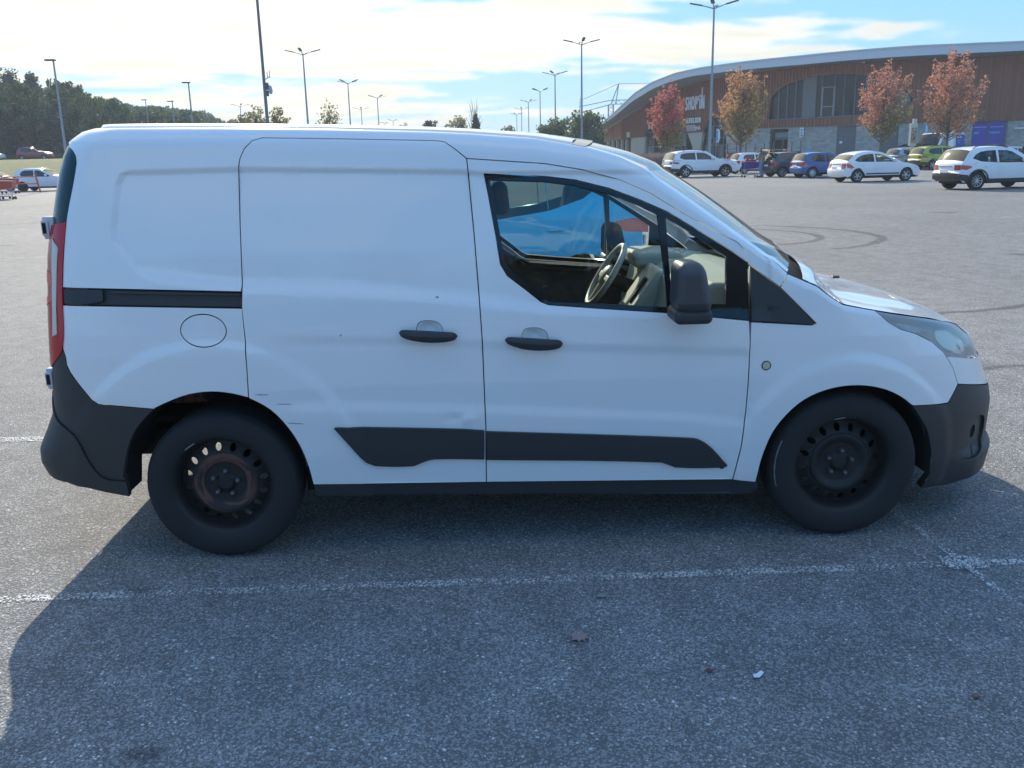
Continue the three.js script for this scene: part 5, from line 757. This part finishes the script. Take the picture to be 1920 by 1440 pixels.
  for (const [cx, s] of [[0, 1], [wb, 1], [0, -1], [wb, -1]]) { const key = (o.wheel || 'five') + r; if (!wheelCache.has(key)) wheelCache.set(key, wheelG(o.wheel || 'five', r)); const w = wheelCache.get(key).clone(); t.add(w); w.position.set(cx, r, zoff + s * (W / 2 - .13)); if (s < 0) w.rotation.y = Math.PI; part('wheel_arch', gridG(12, 2, (u, v) => { const a = Math.PI * u; return [cx + (ra + .0) * Math.cos(a), r + (ra + .0) * Math.sin(a), zoff + s * lerp(W / 2 - .32, W / 2 - .03, v)]; }), DARK, t); }
  t.userData.zoff = undefined; delete t.userData.zoff; return { t, zoff, W, P, half, top, xr, xf, belt, xAt };
}
const WHITE = carPaint(.78, .79, .80);
const TILT = .15;
makeCar('suv', 'parked_suv', 'white SUV with dark wheel arches, left of the striped-shirt shopper', 'SUV', [14.54, -55.16], .13, WHITE, { clad: 1, wheel: 'five', dark: 1, rails: 1 });
makeCar('suv', 'parked_suv', 'purple blue SUV mostly hidden behind the white SUV', 'SUV', [16.2, -64.2], .13, carPaint(.030, .024, .17), { sx: .97, wheel: 'dark' });
makeCar('hatch', 'parked_car', 'white hatchback behind the shopper with the trolley', 'car', [20.07, -61.06], .16, WHITE, { sx: 1.03, sy: .99, wheel: 'ten', bumper: WHITE, dark: 1 });
const polo = makeCar('hatch', 'parked_car', 'dark grey hatchback with its boot lid raised', 'car', [19.63, -51.47], .16, carPaint(.045, .047, .052), { wheel: 'ten', dark: 1, bumper: carPaint(.045, .047, .052) });
{ // its raised boot lid
  const W = polo.W * .74, z = polo.zoff; part('boot_lid', gridG(8, 6, (u, v) => { const k = 1 - 2 * v; return [-.22 - .72 * u - .05 * Math.sin(u * 3), 1.44 + .42 * u - .28 * u * u * u + .03 * (1 - k * k), z + k * W / 2 * (1 - .08 * u)]; }), carPaint(.045, .047, .052), polo.t); part('lid_window', gridG(4, 4, (u, v) => [-.32 - .34 * u, 1.53 + .17 * u, z + (1 - 2 * v) * W * .36]), CARGLASS, polo.t); part('gas_strut', flat([1, -1].map((s) => bar([-.35, 1.1, z + s * W * .46], [-.62, 1.62, z + s * W * .44], .014))), GREYMETAL, polo.t); }
makeCar('hatch', 'parked_car', 'bright blue hatchback between the dark grey hatchback and the white arched-roof car', 'car', [20.27, -48.13], .15, carPaint(.004, .070, .27), { sy: .975, wheel: 'cap', bumper: carPaint(.004, .070, .27), clear: 1 });
makeCar('c4', 'parked_car', 'white hatchback with a long arched roof line and black side strip', 'car', [19.6, -40.15], .15, WHITE, { wheel: 'twin', strip: 1, clear: 1, bumper: WHITE });
makeCar('cross', 'parked_crossover', 'white crossover with black lower trim, cut by the right edge of the photo', 'crossover', [19.92, -29.85], .15, WHITE, { clad: 1, wheel: 'ten', rails: 1, clear: 1, mirror: WHITE });
makeCar('suv', 'parked_suv', 'lime yellow green SUV behind the white arched-roof car', 'SUV', [33.0, -59.7], .12, carPaint(.36, .42, .03), { clad: 1, wheel: 'five', sx: .97, sy: .97, sr: .95, dark: 1, rails: 1 });
makeCar('suv', 'parked_suv', 'small pale blue car with light back window left of the lime SUV', 'SUV', [32.5, -62.6], .16, carPaint(.22, .36, .50), { sx: .85, sy: .93, sr: .9, dark: 1 });
makeCar('suv', 'parked_suv', 'dark car with sloping windscreen in front of the trunk of the pink and green tree', 'SUV', [35.9, -68.4], Math.PI + .1, carPaint(.02, .022, .026), { sy: 1.07, dark: 1, rails: 1 });
makeCar('hatch', 'parked_car', 'black car whose roof shows behind the lime SUV', 'car', [38.2, -66.0], .1, carPaint(.02, .022, .025), { sy: 1.03, dark: 1 });
const tg = makeCar('hatch', 'parked_car', 'pale car with open boot lid behind the white crossover at the right edge', 'car', [40.0, -62.6], .12, carPaint(.55, .57, .62), { sy: 1.0, dark: 1 });
part('boot_lid', gridG(8, 6, (u, v) => { const k = 1 - 2 * v; return [-.2 - .85 * u, 1.46 + .38 * u - .16 * u * u, tg.zoff + k * .62]; }), carPaint(.55, .57, .62), tg.t);
const fv = makeCar('transit', 'delivery_van', 'white delivery van with a solid blue rear half, parked by the blue violet doors', 'van', [41.4, -75.9], Math.PI + .60, WHITE, { dark: 1, sy: 1.18 });
{ const F2 = (a, b, c, d, off) => flat([1, -1].map((s) => patch([[a, c * 1.18], [b, c * 1.18], [b, d * 1.18], [a, d * 1.18]], { pos: (x, y) => fv.P(x, y, s, off), nor: () => new THREE.Vector3(0, 0, s), step: .4, gap: 0, depth: .004, rev: s < 0 })));
  part('blue_livery', F2(-.94, .62, .5, 2.16, .006), M(.006, .05, .38, .35), fv.t); part('livery_line', F2(-.35, .35, 1.93, 2.0, .011), SIGNWHITE, fv.t); part('livery_line', F2(-.2, .35, 1.72, 1.76, .011), M(.3, .4, .7, .5), fv.t); part('livery_line', F2(-.1, .35, 1.56, 1.60, .011), M(.3, .4, .7, .5), fv.t); part('livery_picture', F2(.78, .9, .8, 1.9, .006), M(.35, .42, .55, .5), fv.t); }
// the left side of the car park
makeCar('hatch', 'parked_car', 'white hatchback behind the orange trolley rail, left of the van tail', 'car', [-29.42, -58.98], .0, WHITE, { sx: 1.08, sy: 1.02, dark: 1, wheel: 'dark' });
makeCar('hatch', 'parked_car', 'dark car with sunlit windscreen at the left edge behind the trolleys', 'car', [-33.6, -60.2], .0, carPaint(.05, .052, .055), { sx: 1.08, sy: 1.0, dark: 1 });
{ const y = bankY(-53.6, -110.0); makeCar('hatch', 'parked_car', 'red hatchback parked on the grass bank below the wood', 'car', [-53.6, -110], .02, carPaint(.26, .012, .03), { sx: 1.04, sy: 1.02, dark: 1, y: y - .02 }); makeCar('hatch', 'parked_car', 'white car cut by the left edge of the photo beside the red hatchback', 'car', [-59.6, -110.5], .02, WHITE, { dark: 1, y: bankY(-59.6, -110.5) - .02 }); }
// the blue car seen through the van's windows
makeCar('mini', 'parked_car', 'bright blue hatchback seen through the side windows of the white van', 'car', [2.20, -6.55], Math.PI, carPaint(.0, .35, .60), { sx: 1.10, sy: 1.03, clear: 1, handle: carPaint(.0, .35, .60), bumper: carPaint(.0, .35, .60) });

// ---------------------------------------------------------------- people and small things of the car park
function fieldG(bones, res, c, half, k = .03) {   // one continuous surface round tapered bones
  const mc = new MarchingCubes(res, new THREE.MeshBasicMaterial(), false, false, 60000); mc.isolation = 0; const n = mc.size;
  for (let z = 0; z < n; z++) for (let y = 0; y < n; y++) for (let x = 0; x < n; x++) {
    const p = [x, y, z].map((q, i) => c[i] + (q - n / 2) / (n / 2) * half); let d = 9;
    for (const [a, b, r0, r1] of bones) { const ab = [b[0] - a[0], b[1] - a[1], b[2] - a[2]], ap = [p[0] - a[0], p[1] - a[1], p[2] - a[2]], t = clamp((ap[0] * ab[0] + ap[1] * ab[1] + ap[2] * ab[2]) / (ab[0] ** 2 + ab[1] ** 2 + ab[2] ** 2 + 1e-9)), q = Math.hypot(ap[0] - ab[0] * t, ap[1] - ab[1] * t, ap[2] - ab[2] * t) - lerp(r0, r1, t), h = clamp(.5 + .5 * (d - q) / k); d = lerp(d, q, h) - k * h * (1 - h); }
    mc.field[x + y * n + z * n * n] = -d;
  }
  mc.update(); const m = mc.count, g = new THREE.BufferGeometry(), P = new Float32Array(mc.positionArray.slice(0, m * 3)), N = new Float32Array(mc.normalArray.slice(0, m * 3));
  for (let i = 0; i < m; i++) for (let j = 0; j < 3; j++) P[i * 3 + j] = P[i * 3 + j] * half + c[j];
  g.setAttribute('position', new THREE.BufferAttribute(P, 3)); g.setAttribute('normal', new THREE.BufferAttribute(N, 3)); return g;
}
function hand(s, w, dir) {   // palm, four curled fingers, a thumb
  const b = [[w, [w[0] + dir[0] * .07, w[1] + dir[1] * .07, w[2] + dir[2] * .07], .026, .03]];
  const lens = [.07, .08, .075, .055]; for (let i = 0; i < 4; i++) { const o = (i - 1.5) * .02, k = [w[0] + dir[0] * .09 + o, w[1] + dir[1] * .09, w[2] + dir[2] * .09], m = [k[0] + dir[0] * lens[i] * .5, k[1] - .012, k[2] + dir[2] * lens[i] * .5], e = [m[0] + dir[0] * .01, m[1] - lens[i] * .5, m[2] + dir[2] * .01]; b.push([[w[0] + dir[0] * .05 + o * .6, w[1], w[2] + dir[2] * .05], k, .01, .0095], [k, m, .0095, .0085], [m, e, .0085, .0075]); }
  const t0 = [w[0] - s * .025, w[1], w[2] + dir[2] * .02], t1 = [w[0] - s * .05, w[1] - .01, w[2] + dir[2] * .06]; b.push([t0, t1, .012, .010], [t1, [t1[0] + s * .012, t1[1] - .02, t1[2] + dir[2] * .025], .010, .008]); return b;
}
function person(label, [x, z], turn, o) {
  const t = thing('person', label, 'person', [x, 0, z], turn), SK = M(.42, .25, .18, .6), lean = o.lean || 0, B = o.bulk || 1;
  const sh = [[-.19 * B, 1.40, -lean], [.19 * B, 1.40, -lean]], el = [[-.27 * B, 1.14, -.10 - lean], [.27 * B, 1.14, -.10 - lean]], wr = [[-.20, 1.04, -.34 - lean], [.20, 1.04, -.34 - lean]];
  const hips = [[-.10, .92, 0], [.10, .92, 0]], kn = [[-.115, .50, -.03], [.115, .50, .0]], an = [[-.125, .09, .03], [.125, .09, .06]];
  const torso = (e) => [[[0, .96, 0], [0, 1.12, .0], .155 * B + e, .165 * B + e], [[0, 1.12, -.01], [0, 1.34, -lean], .16 * B + e, .15 * B + e], [sh[0], sh[1], .075 + e, .075 + e]];
  const arms = (e) => [0, 1].flatMap((i) => [[sh[i], el[i], .058 + e, .047 + e], [el[i], wr[i], .044 + e, .031 + e]]);
  const legs = (e) => [0, 1].flatMap((i) => [[hips[i], kn[i], .095 * Math.sqrt(B) + e, .065 + e], [kn[i], an[i], .062 + e, .042 + e]]);
  const hd = [0, 1.61, -.03 - lean * 1.3];
  const body = flat([fieldG([...torso(-.01), ...arms(0), ...legs(-.012), [[0, 1.40, -lean], [0, 1.52, -.01 - lean * 1.2], .06, .055], ...[0, 1].flatMap((i) => hand(i ? 1 : -1, wr[i], [0, -.1, -1]))], 92, [0, .86, -.08], .92),
    fieldG([[[hd[0], hd[1] - .01, hd[2] - .02], [hd[0], hd[1] + .035, hd[2] + .015], .078, .088], [[hd[0], hd[1] - .09, hd[2] - .05], [hd[0], hd[1] - .05, hd[2] - .03], .035, .06], [[0, hd[1] + .01, hd[2] - .10], [0, hd[1] - .03, hd[2] - .125], .011, .016], ...[-1, 1].flatMap((s) => [[[s * .088, hd[1] - .025, hd[2]], [s * .092, hd[1] + .025, hd[2] + .005], .012, .016], [[s * .033, hd[1] + .02, hd[2] - .092], [s * .034, hd[1] + .02, hd[2] - .095], .012, .012]])], 46, hd, .16, .018)]);
  part('body', body, SK, t);
  const hr = [[[0, hd[1] + .03, hd[2] + .02], [0, hd[1] + .05, hd[2] + .02], .096, .094], [[0, hd[1] - .03, hd[2] + .05], [0, hd[1] + .02, hd[2] + .04], .07, .08]]; if (o.long) hr.push([[0, hd[1], hd[2] + .06], [0, hd[1] - .22, hd[2] + .07], .085, .07]);
  part('hair', fieldG(hr, 40, hd, .34, .02), M(...o.hair, .8), t);
  const sg = fieldG([...torso(.018), ...arms(.012).map(([a, b, r, q], i) => i % 2 ? [a, [lerp(a[0], b[0], o.sleeve), lerp(a[1], b[1], o.sleeve), lerp(a[2], b[2], o.sleeve)], r, q] : [a, b, r, q])], 84, [0, 1.15, -.1], .55), col = [];
  for (let i = 0; i < sg.attributes.position.count; i++) { const y = sg.attributes.position.getY(i) + sg.attributes.position.getX(i) * .3, k = ((y * 11) % 1 + 1) % 1, q = k < .35 ? o.shirt[0] : k < .55 ? o.shirt[1] : k < .8 ? o.shirt[2] : o.shirt[1]; col.push(...q); }
  sg.setAttribute('color', new THREE.Float32BufferAttribute(col, 3)); part('shirt', sg, new THREE.MeshStandardMaterial({ vertexColors: true, roughness: .9 }), t);
  part('trousers', fieldG([[[0, .98, 0], [0, .90, 0], .145 * B, .14 * B], ...legs(.016)], 84, [0, .55, 0], .60), M(...o.trousers, .9), t);
  part('shoes', fieldG([-1, 1].map((s) => [[s * .125, .05, .07], [s * .135, .042, -.13], .05, .042]), 44, [0, .06, 0], .26, .01), M(.04, .04, .045, .7), t);
  return t;
}
person('shopper in a striped shirt and pale blue jeans seen from behind, leaning on a trolley', [18.66, -52.5], .95, { bulk: 1.12, hair: [.10, .07, .05], sleeve: .35, shirt: [[.45, .36, .27], [.09, .06, .045], [.62, .57, .48]], trousers: [.20, .32, .48], lean: .04 });
person('shopper with long brown hair and dark top beside the open boot at the right edge', [38.4, -57.6], .4, { hair: [.12, .06, .03], long: 1, sleeve: .9, shirt: [[.03, .03, .05], [.03, .03, .05], [.035, .035, .055]], trousers: [.05, .06, .09], lean: .12 });
// shopping trolleys: wire basket with coloured side panels on a wheeled frame
const WIRE = M(.42, .43, .45, .35, { metalness: .8 });
function trolley(label, [x, z], turn, colA, colB) {
  const t = thing('shopping_trolley', label, 'shopping trolley', [x, 0, z], turn, 'shopping trolleys');
  const bars = []; for (const s of [-1, 1]) { bars.push(bar([-.42, .48, s * .24], [.46, .56, s * .20], .012), bar([-.46, .96, s * .28], [.52, .92, s * .23], .013), bar([-.46, .96, s * .28], [-.42, .48, s * .24], .012), bar([.52, .92, s * .23], [.46, .56, s * .20], .012)); for (let k = 1; k < 9; k++) { const q = k / 9; bars.push(bar([lerp(-.42, .46, q), lerp(.48, .56, q), s * lerp(.24, .20, q)], [lerp(-.46, .52, q), lerp(.96, .92, q), s * lerp(.28, .23, q)], .005, .005, 5)); } }
  for (let k = 0; k <= 6; k++) { const q = k / 6 * 2 - 1; bars.push(bar([.46, .56, q * .2], [.52, .92, q * .23], .005, .005, 5), bar([-.42, .48, q * .24], [.46, .56, q * .2], .005, .005, 5)); }
  part('basket', flat(bars), WIRE, t);
  for (const s of [-1, 1]) part('side_panel', gridBox((u, v, w) => new THREE.Vector3(lerp(lerp(-.43, -.455, v), lerp(.44, .50, v), u), lerp(lerp(.50, .57, u), lerp(.93, .90, u), v), s * (lerp(.245, .215, u) + .035 * v + .012 + .01 * w))), M(...colA, .45), t);
  part('front_panel', boxG(.012, .30, .40, .52, .74, 0), M(...colB, .45), t);
  part('frame', flat([-1, 1].flatMap((s) => [bar([-.44, .50, s * .24], [-.40, .14, s * .26], .016), bar([-.40, .14, s * .26], [.42, .17, s * .20], .014), bar([.42, .17, s * .20], [.30, .52, s * .21], .012)]).concat(bar([.42, .17, -.2], [.42, .17, .2], .012))), WIRE, t);
  part('handle', flat([bar([-.60, 1.02, -.28], [-.60, 1.02, .28], .018), bar([-.60, 1.02, -.28], [-.46, .95, -.28], .012), bar([-.60, 1.02, .28], [-.46, .95, .28], .012)]), M(...colB, .4), t);
  for (const [a, b] of [[-.40, .26], [-.40, -.26], [.42, .2], [.42, -.2]]) part('wheel', flat([new THREE.CylinderGeometry(.062, .062, .03, 16).rotateX(Math.PI / 2).translate(a, .062, b), boxG(.03, .09, .045, a, .12, b, .008)]), TYRE, t);
  return t;
}
const VIOLET = [.06, .03, .20], ORANGERED = [.55, .07, .03];
trolley('violet shopping trolley pushed by the shopper in the striped shirt', [17.98, -52.6], 0.05, VIOLET, ORANGERED);
{ const t = thing('shopping_bags', 'red shopping bags standing in the trolley of the striped-shirt shopper', 'bags', [17.98, .6, -52.6]); [[-.2, 0], [.05, .05], [.25, -.04]].forEach(([a, b], i) => part('bag', new RoundedBoxGeometry(.22, .52 - i * .06, .3, 3, .04).translate(a, .26, b), M(.42, .03 + i * .02, .05, .7), t)); }
trolley('violet trolley at the left edge of the photo, end of the parked trolley row', [-24.15, -44.6], 0.0, VIOLET, ORANGERED);
trolley('orange red trolley right of the violet one, nearest the tail of the van', [-23.3, -44.2], 0.12, ORANGERED, ORANGERED);
trolley('violet trolley half hidden behind the two front trolleys at the left edge', [-23.95, -45.3], 0.0, VIOLET, ORANGERED);
trolley('orange trolley pushed into the rail behind the other trolleys', [-28.3, -54.9], .0, ORANGERED, ORANGERED);
{ const t = thing('trolley_rail', 'orange red tubular rail of the trolley bay left of the van tail', 'railing', [-28.6, 0, -56.2]); const O = M(.50, .09, .04, .45);
  part('post', bar([1.55, 0, 0], [1.35, 1.25, 0], .055), O, t); part('post', bar([-1.9, 0, 0], [-1.9, 1.1, 0], .05), O, t); part('rail', flat([bar([1.4, .98, 0], [-1.9, 1.02, 0], .035), bar([1.5, .55, 0], [-1.9, .58, 0], .035)]), O, t); }
{ const t = thing('bay_sign', 'low violet panel beside the orange trolley at the left edge', 'sign', [-29.8, 0, -56.4]); part('panel', boxG(.8, .7, .05, 0, .75, 0, .01), M(...VIOLET, .5), t); part('leg', flat([bar([-.35, 0, 0], [-.35, .8, 0], .02), bar([.35, 0, 0], [.35, .8, 0], .02)]), WIRE, t); }
// strip before the store
{ const R = rng(5); for (const [x, z, l] of [[17.4, -84.2, 'pale ornamental grass clump left of the red maple trunk'], [18.9, -82.4, 'pale ornamental grass clump at the foot of the red maple'], [20.9, -85.6, 'pale ornamental grass clump right of the red maple behind the white SUV'], [22.6, -74.6, 'small dry grass tuft at the foot of the tall lamp post']]) {
  const t = thing('ornamental_grass', l, 'grass clump', [x, 0, z], 0, 'ornamental grasses before the store'); const P = [], I = []; for (let i = 0; i < 900; i++) { const a = R() * 6.28, r = Math.sqrt(R()) * 1.1, h = (1.0 + .7 * R()) * (l.includes('small') ? .6 : 1), dx = (R() - .5) * .8, dz = (R() - .5) * .5, n = P.length / 3, bx = r * Math.cos(a) * 1.3, bz = r * Math.sin(a); P.push(bx - .012, 0, bz, bx + .012, 0, bz, bx + dx * .5, h * .7, bz + dz * .5, bx + dx, h, bz + dz); I.push(n, n + 1, n + 2, n, n + 2, n + 3); }
  const g = new THREE.BufferGeometry(); g.setAttribute('position', new THREE.Float32BufferAttribute(P, 3)); g.setIndex(I); g.computeVertexNormals(); part('blades', g, new THREE.MeshPhysicalMaterial({ color: new THREE.Color().setRGB(.24, .19, .17), roughness: .9, transmission: .35, thickness: 0, side: THREE.DoubleSide }), t); } }
function panelSign(name, label, [x, z], w, h, y, col, col2, turn = 0) { const t = thing(name, label, 'sign', [x, 0, z], turn); part('panel', boxG(w, h, .06, 0, y + h / 2, 0, .01), M(...col, .5), t); if (col2) part('picture', boxG(w * .42, h * .9, .012, w * .26, y + h / 2, .036), M(...col2, .5), t); part('text_line', flat([.3, .5, .7].map((k, i) => boxG(w * (.4 - .08 * i), h * .07, .01, -w * .22, y + h * k, .038))), M(.5, .55, .7, .5), t); part('leg', flat([bar([-w * .4, 0, 0], [-w * .4, y + .05, 0], .03), bar([w * .4, 0, 0], [w * .4, y + .05, 0], .03)]), GALV, t); return t; }
panelSign('banner', 'blue and violet banner panel behind the roof of the white SUV', [20.1, -81.4], 1.15, .72, 1.1, [.035, .11, .36], [.22, .08, .24]);
panelSign('banner', 'blue and pink banner near the far left doors of the store', [17.2, -98.0], 1.1, 1.0, .8, [.06, .14, .40], [.35, .10, .22]);
panelSign('blue_stand', 'light blue upright stand by the stone wall above the bright blue hatchback', [30.4, -77.0], .42, .75, .9, [.06, .32, .62], null);
{ const t = thing('advertising_totem', 'lit advertising column with a picture left of the white and blue van', 'sign', [32.7, 0, -62.4], .15); part('casing', flat([boxG(.52, 1.55, .25, 0, 2.45, 0, .03), boxG(.28, .36, .2, .06, 3.38, 0, .03), boxG(.2, 1.8, .2, 0, .9, 0)]), M(.50, .47, .40, .6), t); const R = rng(8), N = 64, d = new Uint8Array(N * N * 4); for (let i = 0; i < N * N; i++) { const v = fbm((i % N) / 9, ((i / N) | 0) / 12, 3, 5), q = v > .55 ? [.12, .05, .04] : v > .45 ? [.55, .50, .42] : [.20, .12, .09]; d[i * 4] = enc(q[0]); d[i * 4 + 1] = enc(q[1]); d[i * 4 + 2] = enc(q[2]); d[i * 4 + 3] = 255; } part('poster', boxG(.40, 1.1, .01, 0, 2.4, .13), new THREE.MeshStandardMaterial({ map: dataTex(N, N, d, true), roughness: .4 }), t); }
for (const [x, z, l] of [[20.55, -71.0, 'white and blue flag sign beside the tall lamp post'], [46.6, -89.6, 'white and blue flag sign between the pink trees before the stone wall']]) { const t = thing('flag_sign', l, 'sign', [x, 0, z], .1); part('panel', gridG(10, 6, (u, v) => [.02 + (.30 - .12 * Math.pow(Math.abs(u * 2 - 1), 3)) * v * (x > 40 ? 1.4 : 1), (x > 40 ? 2.9 : 2.3) + 1.05 * u, 0]), M(.70, .73, .76, .5), t); part('blue_field', gridG(10, 4, (u, v) => [.02 + .12 * v * (x > 40 ? 1.4 : 1), (x > 40 ? 3.0 : 2.4) + .85 * u, .012]), M(.05, .30, .58, .5), t); part('pole', bar([0, 0, 0], [0, 3.4, 0], .025), GALV, t); }
{ let b; for (const [x, z, l] of [[21.8, -75.3, 'grey bollard left of the pair at the foot of the tall lamp post'], [22.3, -75.3, 'grey bollard right of the pair at the foot of the tall lamp post']]) { if (!b) { b = thing('bollard', l, 'bollard', [x, 0, z]); part('shaft', new THREE.CylinderGeometry(.08, .085, 1.0, 14).translate(0, .5, 0), M(.32, .33, .33, .6), b); part('cap', new THREE.SphereGeometry(.08, 14, 8).scale(1, .4, 1).translate(0, 1.0, 0), M(.4, .4, .4, .6), b); continue; } const c = b.clone(); c.name = numbered('bollard'); c.position.set(x, 0, z); c.userData = { label: l, category: 'bollard' }; scene.add(c); } }
for (const [x, z, l, h] of [[22.2, -73.2, 'red charging post between the white hatchback and the tall lamp post', 1.15], [29.6, -81.0, 'slim red post beside the raised boot lid of the dark hatchback', 1.5]]) { const t = thing('red_post', l, 'post', [x, 0, z]); part('post', new RoundedBoxGeometry(.26, h, .2, 2, .03).translate(0, h / 2, 0), M(.48, .05, .035, .5), t); part('hood', new RoundedBoxGeometry(.32, .18, .26, 2, .05).translate(.02, h + .05, 0), M(.52, .08, .05, .5), t); part('display', boxG(.1, .14, .01, .05, h - .18, .105), M(.7, .7, .7, .4), t); }
{ const t = thing('litter_bin', 'dark litter bin left of the purple SUV', 'bin', [13.5, 0, -63.2]); part('drum', new THREE.CylinderGeometry(.24, .22, .72, 20).translate(0, .72, 0), M(.11, .115, .12, .6), t); part('post', bar([.22, 0, -.1], [.22, 1.2, -.1], .04), GALV, t); part('rim', new THREE.TorusGeometry(.24, .025, 8, 24).rotateX(Math.PI / 2).translate(0, 1.08, 0), GALV, t); }
{ const t = thing('metal_fence', 'low dark rail fence with upright posts before the stone wall', 'fence', [24.1, 0, -81.4]); for (let k = 0; k < 9; k++) part('post', boxG(.08, 2.2 + (k % 3) * .15, .08, .2 + k * .86, 1.1, 0), M(.05, .052, .055, .6), t); part('rail', boxG(7.0, .06, .05, 3.5, 1.62, -.1), M(.45, .46, .48, .5), t); for (let k = 0; k < 6; k++) part('panel', boxG(1.1, .82, .03, .7 + k * 1.17, 1.02, -.12), M(.085, .09, .095, .6), t); }
{ const t = thing('wooden_fence', 'short pale fence of upright boards before the left end of the store', 'fence', [17.0, 0, -90]); for (let k = 0; k < 8; k++) part('board', boxG(.13, 1.35 - (k % 2) * .08, .04, k * .2, .68, k * .2), M(.36, .34, .31, .8), t); part('rail', bar([0, .5, -.05], [1.45, .5, 1.4], .03), M(.3, .28, .26, .8), t); }
for (const [x, z, h, l] of [[31.2, -81.2, 2.9, 'slim dark post at the right end of the low rail fence'], [34.0, -88, 2.6, 'slim grey post near the stone wall right of the entrance door']]) { const t = thing('slim_post', l, 'post', [x, 0, z]); part('shaft', bar([0, 0, 0], [0, h, 0], .05), GALV, t); part('foot', boxG(.24, .06, .24, 0, .03, 0, .01), GALV, t); }
// fallen leaves and scraps on the near asphalt
function leafLitter(name, label, cat, [x, z], size, turn, col, pts) { const s = new THREE.Shape(pts.map(([a, b]) => new THREE.Vector2(a * size, b * size))), g = new THREE.ExtrudeGeometry(s, { depth: .0015, bevelEnabled: false }); g.rotateX(-Math.PI / 2); const p = g.attributes.position; for (let i = 0; i < p.count; i++) p.setY(i, p.getY(i) + .004 + .22 * Math.pow(Math.hypot(p.getX(i), p.getZ(i)), 1.3) * (.6 + .4 * Math.sin(i))); g.computeVertexNormals(); const m = part(numbered(name), g, M(...col, .8), scene); m.position.set(x, .004, z); m.rotation.y = turn; m.userData = { label, category: cat }; }
const LEAF = [[0, -.5], [.06, -.2], [.32, -.30], [.24, -.08], [.5, .05], [.26, .12], [.34, .38], [.1, .26], [0, .5], [-.1, .26], [-.34, .36], [-.26, .1], [-.5, .02], [-.22, -.1], [-.3, -.32], [-.06, -.2]];
leafLitter('fallen_leaf', 'dry brownish pink oak leaf lying left of centre in the near asphalt', 'leaf', [1.43, 1.67], .085, .5, [.30, .22, .20], LEAF);
leafLitter('fallen_leaf', 'flat grey green leaf lying just below the worn white line', 'leaf', [1.55, 1.37], .06, 1.4, [.26, .29, .24], LEAF.map(([a, b]) => [a * .5, b]));
leafLitter('fallen_leaf', 'small red brown leaf between the white paper scrap and the oak leaf', 'leaf', [1.83, 1.91], .030, 2.2, [.16, .06, .045], LEAF);
leafLitter('fallen_leaf', 'brown curled leaf near the lower right corner', 'leaf', [2.61, 2.11], .034, .2, [.20, .11, .07], LEAF);
leafLitter('paper_scrap', 'tiny white paper scrap on the near asphalt at the right', 'scrap', [1.98, 1.95], .045, .3, [.75, .76, .78], [[-.5, -.2], [-.1, -.3], [.5, .1], [.45, .4], [.0, .2], [-.4, .15]]);
scene.fog = new THREE.FogExp2(new THREE.Color().setRGB(.66, .70, .74), 0.0008);

renderer.render(scene, camera);
